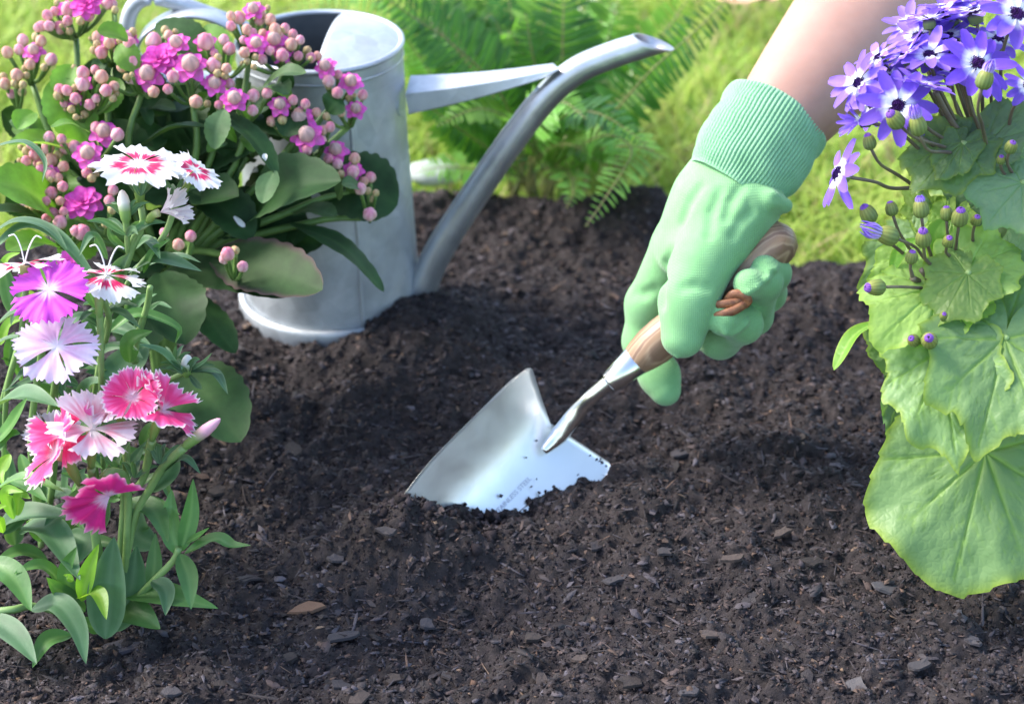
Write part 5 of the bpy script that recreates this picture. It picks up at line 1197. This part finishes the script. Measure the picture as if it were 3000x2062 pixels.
for ax_, ay_, ad, tx, ty, td, sz, nh, m_, nar in CLV:
    a_, t_ = at(ax_, ay_, ad), at(tx, ty, td)
    big = sz > 200
    v, f, at_ = palmate(a_, t_, np.linalg.norm(t_ - a_) / .97, cdir(*nh), lobes=random.choice([7, 9, 11]), lobe=.045 if sz > 330 else .085, back=.55 if sz > 330 else .85, teeth=.022 if sz > 330 else .045, roundness=.12 if sz > 330 else .03, droop=.10 if not big else .16, narrow=nar, wavy=.07)
    lf = obj("leaf", v, f, m_, cin, at_)
    c0 = at(max(2960, ax_ + 60), ay_ + random.uniform(20, 140), 1.10)
    v, f = tube([a_, (a_ + c0) / 2 + np.array([0, 0, .01]) - VF * .005, c0], [.0016, .0018, .0024], 14, 8); obj("petiole", v, f, m_cpet, lf)
add_leaf(cin, [at(2575, 940, 1.04), at(2500, 985, 1.03), at(2443, 1085, 1.02)], 56 / FPX * 1.03, m_clime, prof='ovate', hint=cdir(-.5, .6, .6), fold=.3, nu=20)
for pts, w in [([(2855, 560), (2830, 500), (2850, 440)], 30), ([(2690, 700), (2640, 730), (2610, 800)], 44), ([(2760, 760), (2740, 690), (2770, 640)], 60)]:
    add_leaf(cin, [at(x, y, 1.03) for x, y in pts], w / FPX, m_clime, prof='ovate', hint=cdir(0, .4, .9), nu=14)
VIO, VIOL, WH = np.array([.19, .085, .62]), np.array([.38, .25, .78]), np.array([.86, .86, .92])
def daisy(center, n, size, npet_=11, spin=0., cupv=0.0, pale=0.0, label=None, narrow=1., disc=1.0, stem_to=None, droop=.1):
    size *= 1.0; npet = npet_ + 2; x, y, z = frame(n); mb = MB()
    R_ = size * .22
    # domed disc of tiny florets over a green cup
    for k in range(70):
        rr = R_ * math.sqrt((k + .5) / 70) * disc; a_ = k * 2.39996; h = R_ * (.42 - .30 * (rr / R_) ** 2)
        c_ = center + x * rr * math.cos(a_) + y * rr * math.sin(a_) + z * h; q = R_ * .14
        v = np.array([c_ + x * q, c_ - x * q * .5 + y * q * .87, c_ - x * q * .5 - y * q * .87, c_ + z * q * 2.2]); mb.add(v, [(0, 1, 3), (1, 2, 3), (2, 0, 3)], col=np.array([.045, .014, .10]) * random.uniform(.5, 2.4))
    v, f = lathe([(R_ * .15, -size * .30), (R_ * .8, -size * .26), (R_ * .95, -size * .1), (R_ * .9, 0), (R_ * .6, R_ * .3), (.0003, R_ * .36)], center, z, 14)
    t = np.repeat([0, .2, .5, .7, .9, 1], 14); mb.add(v, f, col=lerp3([(0, [.16, .24, .08]), (.6, [.24, .34, .10]), (.72, [.06, .02, .12]), (1, [.05, .015, .10])], t))
    fl = mb.build("flower", m_bud, cin, smooth=False)
    if label: fl["label"] = label
    for k in range(npet):
        ph = random.uniform(0, 6); ln = random.uniform(.88, 1.05)
        wf = lambda t: narrow * (.065 + .145 * np.sin(np.pi * np.clip(t * .93 + .02, 0, 1) ** 1.05) ** .7)
        v, f, s, t = petal_grid(12, 7, wf, lambda s, t: .05 * s * s - (droop + .1 * random.random() * 0) * t ** 2 + .03 * np.sin(t * 4 + ph), lambda s, t: -.05 * s * s * t + .02 * np.sin(s * 6 + ph) * t ** 6)
        streak = vnoise(s * 4 + ph, t * 2, 80) * .5 + .5
        k_ = sstep(.17, .37, t + .10 * (streak - .5) - .04 * np.abs(s))
        tipc = (VIO * (1 - pale) + VIOL * pale) * random.uniform(.85, 1.25)
        c = WH + (tipc - WH) * k_[:, None]; c = c * (.92 + .16 * streak[:, None])
        v = v * ln * size * .84; v[:, 0] += size * .16
        v = rotz(roty(v, cupv + random.uniform(-.30, .30)), 2 * math.pi * k / npet + spin + random.uniform(-.1, .1))
        W = center + v[:, :1] * x + v[:, 1:2] * y + v[:, 2:3] * z + z * size * .02
        obj("petal", W, f, m_petal, fl, {"col": c})
    e = center - z * size * .28
    st = stem_to if stem_to is not None else at(2900, 520, 1.08)
    v, f = tube([e, e - z * size * .4 + (st - e) * .15, (e + st) / 2 + np.array([0, 0, -.004]), st], [.0010, .0009, .0011, .0015], 20, 8); obj("stalk", v, f, m_cstem, fl)
random.seed(44)
daisy(at(2863, 191, .985), cdir(.22, .38, .9), 124 / FPX, 11, .2, .12, .0, "large deep violet flower facing out with dark disc")
daisy(at(2976, 44, .995), cdir(.15, .5, .85), 122 / FPX, 11, .5, .1, .25)
daisy(at(2628, 312, .985), cdir(-.05, .25, .95), 120 / FPX, 10, .1, .1, .1, "violet and white flower with two buds hanging before it")
daisy(at(2690, 256, .992), cdir(.18, .92, .35), 108 / FPX, 11, .3, .12, .5)
daisy(at(2722, 165, 1.005), cdir(-.25, .7, .65), 104 / FPX, 10, .6, .2, .35)
daisy(at(2518, 245, 1.0), cdir(-.80, .30, .5), 104 / FPX, 10, .2, .15, .35, "violet flower seen from its side, turned to the forearm")
daisy(at(2652, 165, 1.015), cdir(-.55, .75, .15), 100 / FPX, 11, .1, .2, .5)
daisy(at(2722, 62, 1.02), cdir(-.1, .93, .1), 95 / FPX, 10, .4, .15, .3)
daisy(at(2855, 40, 1.02), cdir(-.3, .85, .3), 115 / FPX, 11, .2, .15, .6)
daisy(at(2575, 170, 1.02), cdir(-.6, .7, .3), 82 / FPX, 10, .1, .1, .5)
daisy(at(2458, 512, 1.0), cdir(-.93, .20, .38), 112 / FPX, 9, .3, -.05, .25, "lone violet and white flower turned away from the cluster", stem_to=at(2750, 545, 1.06))
daisy(at(2530, 358, 1.0), cdir(-.95, .05, .2), 78 / FPX, 10, .2, 1.0, .3, narrow=.55)
daisy(at(3012, 255, 1.0), cdir(.3, .4, .85), 85 / FPX, 10, .2, .1, .15)
daisy(at(2780, 110, 1.03), cdir(-.1, .8, .5), 100 / FPX, 11, .2, .15, .5)
daisy(at(2690, 110, 1.025), cdir(-.35, .75, .5), 100 / FPX, 11, .2, .15, .55)
daisy(at(2600, 235, 1.02), cdir(-.45, .55, .6), 95 / FPX, 10, .5, .1, .3)
daisy(at(2790, 215, 1.025), cdir(-.05, .8, .5), 100 / FPX, 11, .2, .2, .45)
daisy(at(2925, 120, 1.03), cdir(.1, .7, .6), 105 / FPX, 11, .2, .15, .4)
daisy(at(2790, 20, 1.04), cdir(-.2, .9, .2), 105 / FPX, 11, .2, .15, .5)
daisy(at(2555, 300, 1.02), cdir(-.75, .1, .5), 85 / FPX, 10, .5, .1, .3)
for q_ in range(7):
    daisy(at(random.uniform(2560, 2960), random.uniform(30, 260), random.uniform(1.03, 1.05)), cdir(random.uniform(-.6, .2), .7, random.uniform(.2, .7)), random.uniform(85, 105) / FPX, 11, random.random(), .15, random.uniform(.2, .6))
def cinbud(px, py, d, n, r, open_=0., anchor=(2780, 800, 1.07)):
    c_ = at(px, py, d); x, y, z = frame(cdir(*n)); R_ = r / FPX * d; mb = MB(); nv = 26
    prof = [(.12, -1.1), (.62, -1.0), (.95, -.6), (1.0, -.1), (.92, .4), (.74, .8), (.55, 1.0)]
    v = []; c = []
    for a_, b_ in prof:
        for j in range(nv):
            th = 2 * math.pi * j / nv; g = .5 + .5 * math.cos(th * 13)
            v.append(c_ + R_ * (a_ * (1 + .06 * g) * (math.cos(th) * x + math.sin(th) * y) + b_ * 1.08 * z)); c.append(np.array([.20, .27, .075]) * (.75 + .4 * g) + np.array([.10, .05, .0]) * max(b_, 0))
    mb.add(np.array(v), gridfaces(len(prof), nv, True), col=np.array(c))
    for k in range(12):      # rolled petals at the mouth
        th = 2 * math.pi * k / 12; q = (math.cos(th) * x + math.sin(th) * y); l = .25 + 1.5 * open_ * random.uniform(.7, 1.1)
        v, f = tube([c_ + R_ * (.45 * q + .7 * z), c_ + R_ * ((.42 + .3 * open_) * q + (.95 + l * .5) * z), c_ + R_ * ((.15 + .5 * open_ * random.uniform(-.5, 1)) * q + (1.05 + l) * z)], [R_ * .13, R_ * .13, R_ * .05], 7, 5)
        mb.add(v, f, col=lerp3([(0, [.70, .66, .80]), (.5, VIOL), (1, VIO)], np.repeat(np.linspace(0, 1, 7), 5)) if open_ > .3 else np.tile([.30, .12, .55], (35, 1)))
    b_ = mb.build("bud", m_bud, cin)
    e = c_ - z * R_ * 1.1; st = at(*anchor); k1 = min(R_ * 1.6, .25 * np.linalg.norm(st - e))
    v, f = tube([e, e - z * k1 + (st - e) * .12, (e + st) / 2 - z * k1 * .5, st], [.0009, .0008, .0010, .0012], 16, 7); obj("stalk", v, f, m_cstem, b_)
U_ = (2850, 460, 1.06)
for q in [(2547, 417, 1.0, (-.3, .9, .3), 19, .15, (2700, 560, 1.06)), (2885, 234, .965, (.25, .9, .3), 25, .75, (2890, 425, 1.03)), (2623, 352, .972, (-.6, .55, .55), 25, .2, U_), (2688, 368, .972, (-.25, .85, .4), 26, .8, U_), (2962, 431, 1.0, (.1, .6, .75), 18, 0, (2990, 560, 1.05)), (2933, 468, 1.01, (-.1, .6, .75), 13, 0, (2990, 560, 1.05)), (2544, 628, 1.0, (-.5, .75, .35), 24, .1, (2700, 790, 1.05)), (2612, 612, 1.005, (-.25, .9, .2), 18, 0, (2700, 790, 1.05)), (2698, 612, .995, (-.15, .93, .3), 23, .35, (2740, 790, 1.04)), (2705, 699, .99, (-.15, .75, .6), 23, .25, (2745, 800, 1.04)), (2773, 626, 1.0, (-.1, .9, .35), 18, 0, (2795, 770, 1.04)), (2812, 637, .995, (-.05, .7, .65), 24, .12, (2795, 770, 1.04)), (2860, 645, 1.0, (0, .5, .8), 16, 0, (2850, 760, 1.05)), (2778, 707, .995, (0, .5, .85), 17, 0, (2795, 770, 1.04)), (2671, 753, .99, (0, .75, .6), 18, 0, (2673, 810, 1.0)), (2566, 842, .985, (-.9, -.05, .4), 24, .2, (2800, 850, 1.06)), (2676, 997, .99, (-.5, .3, .8), 18, 0, (2790, 930, 1.04)), (2723, 997, .985, (-.25, .25, .9), 24, .15, (2790, 930, 1.04)), (2764, 925, .995, (0, .4, .9), 12, 0, (2790, 930, 1.04)), (2600, 690, .985, (-.9, .25, .3), 28, 1.2, (2740, 790, 1.03))]: cinbud(*q)
for P_ in [[(2640, 355), (2700, 410), (2780, 430), (2870, 440)], [(2740, 270), (2790, 360), (2850, 430)], [(2673, 815), (2730, 842), (2820, 860)], [(2700, 790), (2760, 860), (2850, 930)]]:
    v, f = tube([at(x, y, 1.02 + i * .012) for i, (x, y) in enumerate(P_)], .0017, 18, 8); obj("stalk", v, f, m_cstem, cin)
v, f = tube([at(2900, 460, 1.08), at(2940, 700, 1.09), at(2960, 1000, 1.09), at(2960, 1350, 1.11), ground(2960, 1560, -.01)], [.004, .0045, .005, .006, .007], 30, 10); obj("main_stem", v, f, m_cpet, cin)
v, f = tube([at(2690, 560, 1.05), at(2760, 650, 1.07), at(2850, 760, 1.09), at(2950, 900, 1.09)], [.0018, .002, .0025, .003], 20, 8); obj("side_stem", v, f, m_cpet, cin)

# ================================================================== FERN
fern = empty("sword_fern", ground(1560, 535))
tag(fern, "sword fern with arching ladder-like fronds behind the watering can spout", "fern")
m_pin = leafmat("fern_leaflet", (.105, .235, .024), (.17, .31, .05), rough=.36, tr=.4, under=(.15, .32, .06), nscale=25, var=.3)
m_pinp = leafmat("fern_leaflet_pale", (.20, .42, .09), (.26, .48, .13), rough=.4, tr=.5, under=(.2, .36, .14), nscale=25, var=.3)
m_pind = leafmat("fern_leaflet_dark", (.035, .125, .018), (.08, .19, .04), rough=.33, tr=.3, under=(.07, .17, .03), nscale=25, var=.35)
m_rach = stemmat("fern_rachis", (.12, .14, .035), (.20, .18, .06))
random.seed(77)
v, f, a_ = leaf([(0, 0, 0), (.5, 0, .02), (1, 0, -.06)], .20, prof='strap', hint=np.array([0, 0, 1.0]), fold=.18, nu=7, nv=5, wave=.02)
pin_me = mesh_of("leaflet", v, f, m_pind, a_); pin_mep = mesh_of("leaflet", v, f, m_pinp, a_)
PINV, PINF, PINA = v, f, a_
def frond(pts, n, lpx_, hint=(0, .3, .95), pale=False, single=False, sweep=.35, taper=(.25, .7), gap=1.0):
    lpx = lpx_ * 1.3; n = int(n * (1.0 if single else 1.2))
    P = [at(*p) for p in pts]; C = spline(P, n * 3); T, S, N = frames(C, cdir(*hint))
    mb = MB(); v, f = tube(P, [.0011, .0009, .0006, .0003], 40, 6); mb.add(v, f)
    fr = mb.build("frond", m_rach, fern)
    bulk = MB(); d_ = pts[len(pts) // 2][2]
    for i in range(n):
        t = i / (n - 1); k = min(i * 3 + 1, n * 3 - 1)
        env = (taper[0] + (1 - taper[0]) * min(1, t / .3)) * (1 - max(0, (t - .45) / .55) ** 1.4 * .92)
        for sd in (-1, 1):
            L_ = lpx / FPX * d_ * env * random.uniform(.9, 1.1)
            X_ = nrm(S[k] * sd + T[k] * (sweep + random.uniform(-.12, .12)) + N[k] * random.uniform(-.15, .2)); Nn = nrm(N[k] + S[k] * random.uniform(-.25, .25) - X_ * np.dot(N[k], X_)); Y_ = np.cross(Nn, X_)
            w = L_ * random.uniform(.95, 1.25) * gap * (.72 if single else .9)
            M = Matrix(((X_[0] * L_, Y_[0] * w, Nn[0] * L_, C[k][0]), (X_[1] * L_, Y_[1] * w, Nn[1] * L_, C[k][1]), (X_[2] * L_, Y_[2] * w, Nn[2] * L_, C[k][2]), (0, 0, 0, 1)))
            if single: link("leaflet", pin_mep if pale else pin_me, fr, M)
            else:
                A_ = np.array(M)
                bulk.add(PINV @ A_[:3, :3].T + A_[:3, 3], PINF, **PINA)
    if not single:
        o = bulk.build("leaflets", m_pinp if pale else random.choice([m_pin, m_pind]), fr); o["kind"] = "stuff"
    return fr
B_ = (1560, 530, 1.53)
frond([(1640, 520, 1.50), (1770, 365, 1.47), (1900, 215, 1.44), (2050, 80, 1.42), (2190, -60, 1.41)], 42, 78, (.3, .3, .9), single=True, sweep=-.1)
frond([(1600, 500, 1.48), (1760, 400, 1.44), (1850, 440, 1.41), (1780, 570, 1.38), (1715, 665, 1.37)], 34, 75, (.3, .5, .8), pale=True, single=True, sweep=.3)
frond([(1540, 500, 1.50), (1480, 300, 1.46), (1350, 150, 1.43), (1180, 30, 1.41), (1060, -60, 1.41)], 40, 95, (-.2, .4, .9), single=True)
frond([(1580, 500, 1.52), (1640, 250, 1.50), (1650, 60, 1.49), (1655, -120, 1.49)], 34, 110, (0, .2, 1), single=True)
frond([(1560, 500, 1.56), (1540, 250, 1.56), (1500, 60, 1.57), (1480, -100, 1.58)], 32, 100, (0, .2, 1))
frond([(1600, 490, 1.55), (1740, 250, 1.55), (1790, 80, 1.55), (1830, -80, 1.56)], 32, 105, (.2, .2, 1))
frond([(1520, 500, 1.55), (1420, 260, 1.55), (1330, 90, 1.56), (1280, -60, 1.57)], 32, 105, (-.2, .2, 1))
frond([(1530, 510, 1.48), (1420, 430, 1.46), (1320, 360, 1.44), (1240, 300, 1.43)], 26, 80, (0, .6, .8))
frond([(1520, 520, 1.50), (1420, 500, 1.49), (1300, 490, 1.48), (1210, 505, 1.48)], 24, 65, (0, .7, .7), pale=True)
frond([(1560, 480, 1.46), (1640, 350, 1.42), (1740, 330, 1.40), (1850, 390, 1.39), (1900, 440, 1.39)], 28, 80, (.1, .7, .7))
frond([(1580, 470, 1.47), (1500, 360, 1.44), (1400, 320, 1.42), (1280, 370, 1.41)], 26, 80, (0, .7, .7))
frond([(1600, 480, 1.46), (1560, 380, 1.42), (1640, 300, 1.40), (1720, 350, 1.38)], 24, 80, (0, .6, .8), pale=True)
frond([(1500, 480, 1.60), (1300, 180, 1.62), (1120, 60, 1.63), (960, 20, 1.64), (810, 30, 1.64)], 36, 85, (0, .6, .8), pale=True)
frond([(1600, 480, 1.60), (1700, 200, 1.62), (1700, -50, 1.64)], 28, 110, (0, .2, 1))
frond([(1540, 480, 1.62), (1400, 180, 1.64), (1380, -60, 1.66)], 28, 110, (0, .2, 1))
frond([(1620, 500, 1.58), (1820, 250, 1.58), (1960, 80, 1.58), (2050, -60, 1.58)], 32, 90, (.2, .3, .9))
frond([(1500, 490, 1.52), (1360, 360, 1.51), (1250, 200, 1.50), (1190, 110, 1.50)], 28, 85, (-.1, .4, .9))
frond([(1560, 480, 1.50), (1590, 300, 1.47), (1560, 160, 1.45), (1540, 40, 1.44)], 26, 90, (0, .3, 1))
frond([(1620, 500, 1.50), (1760, 440, 1.47), (1870, 430, 1.45), (1960, 470, 1.44)], 22, 85, (.1, .7, .7))
frond([(1600, 500, 1.48), (1660, 500, 1.45), (1680, 560, 1.43), (1660, 610, 1.42)], 16, 55, (.2, .5, .8), pale=True)
frond([(1560, 490, 1.49), (1620, 430, 1.47), (1690, 430, 1.45), (1760, 480, 1.44)], 20, 80, (.1, .6, .8))
for q in range(16):
    x1 = random.uniform(1150, 1860); y1 = random.uniform(-120, 330); dd = random.uniform(1.46, 1.66)
    frond([(1560 + random.uniform(-60, 60), 500, dd), ((1560 * .55 + x1 * .45) + random.uniform(-60, 60), 500 + (y1 - 500) * .6, dd), (x1, y1, dd), (x1 + (x1 - 1560) * .25, y1 + random.uniform(0, 60), dd - .02)], 30, random.uniform(75, 105), (random.uniform(-.3, .3), .4, .9), pale=random.random() < .25)
for q in range(14):
    x0 = 1560 + random.uniform(-70, 90); a_ = ground(x0, 560 + random.uniform(-10, 30)); b_ = a_ + np.array([random.uniform(-.03, .03), random.uniform(-.02, .03), random.uniform(.03, .07)])
    v, f = tube([a_ - np.array([0, 0, .005]), (a_ + b_) / 2 + np.array([random.uniform(-.006, .006), 0, 0]), b_], [.0016, .0014, .0008], 8, 6); obj("dead_stalk", v, f, m_rach, fern)
# dry leaves lying on the lawn
m_dry, nt, b = mat("dry_leaf"); n = noise_tex(nt, 60, 4)
nt.links.new(ramp(nt, n.outputs[0], [(.3, (.42, .20, .13)), (.7, (.62, .36, .27))]), b.inputs["Base Color"]); b.inputs["Roughness"].default_value = .6
for px, py, L_, w, lab in [(2190, 4, .060, .03, "pinkish dry leaf lying on the grass by the fern tip"), (2265, 8, .03, .018, "small rust-brown dry leaf on the grass beside the forearm")]:
    c_ = ground(px, py, .0); v, f, at_ = leaf([c_ - np.array([L_ / 2, 0, -.002]), c_ + np.array([0, 0, .008]), c_ + np.array([L_ / 2, .01, .002])], w, prof='ovate', hint=np.array([0, -.3, 1.0]), nu=12, nv=5, wave=.15)
    tag(obj("dry_leaf", v, f, m_dry, attrs=at_), lab, "leaf")
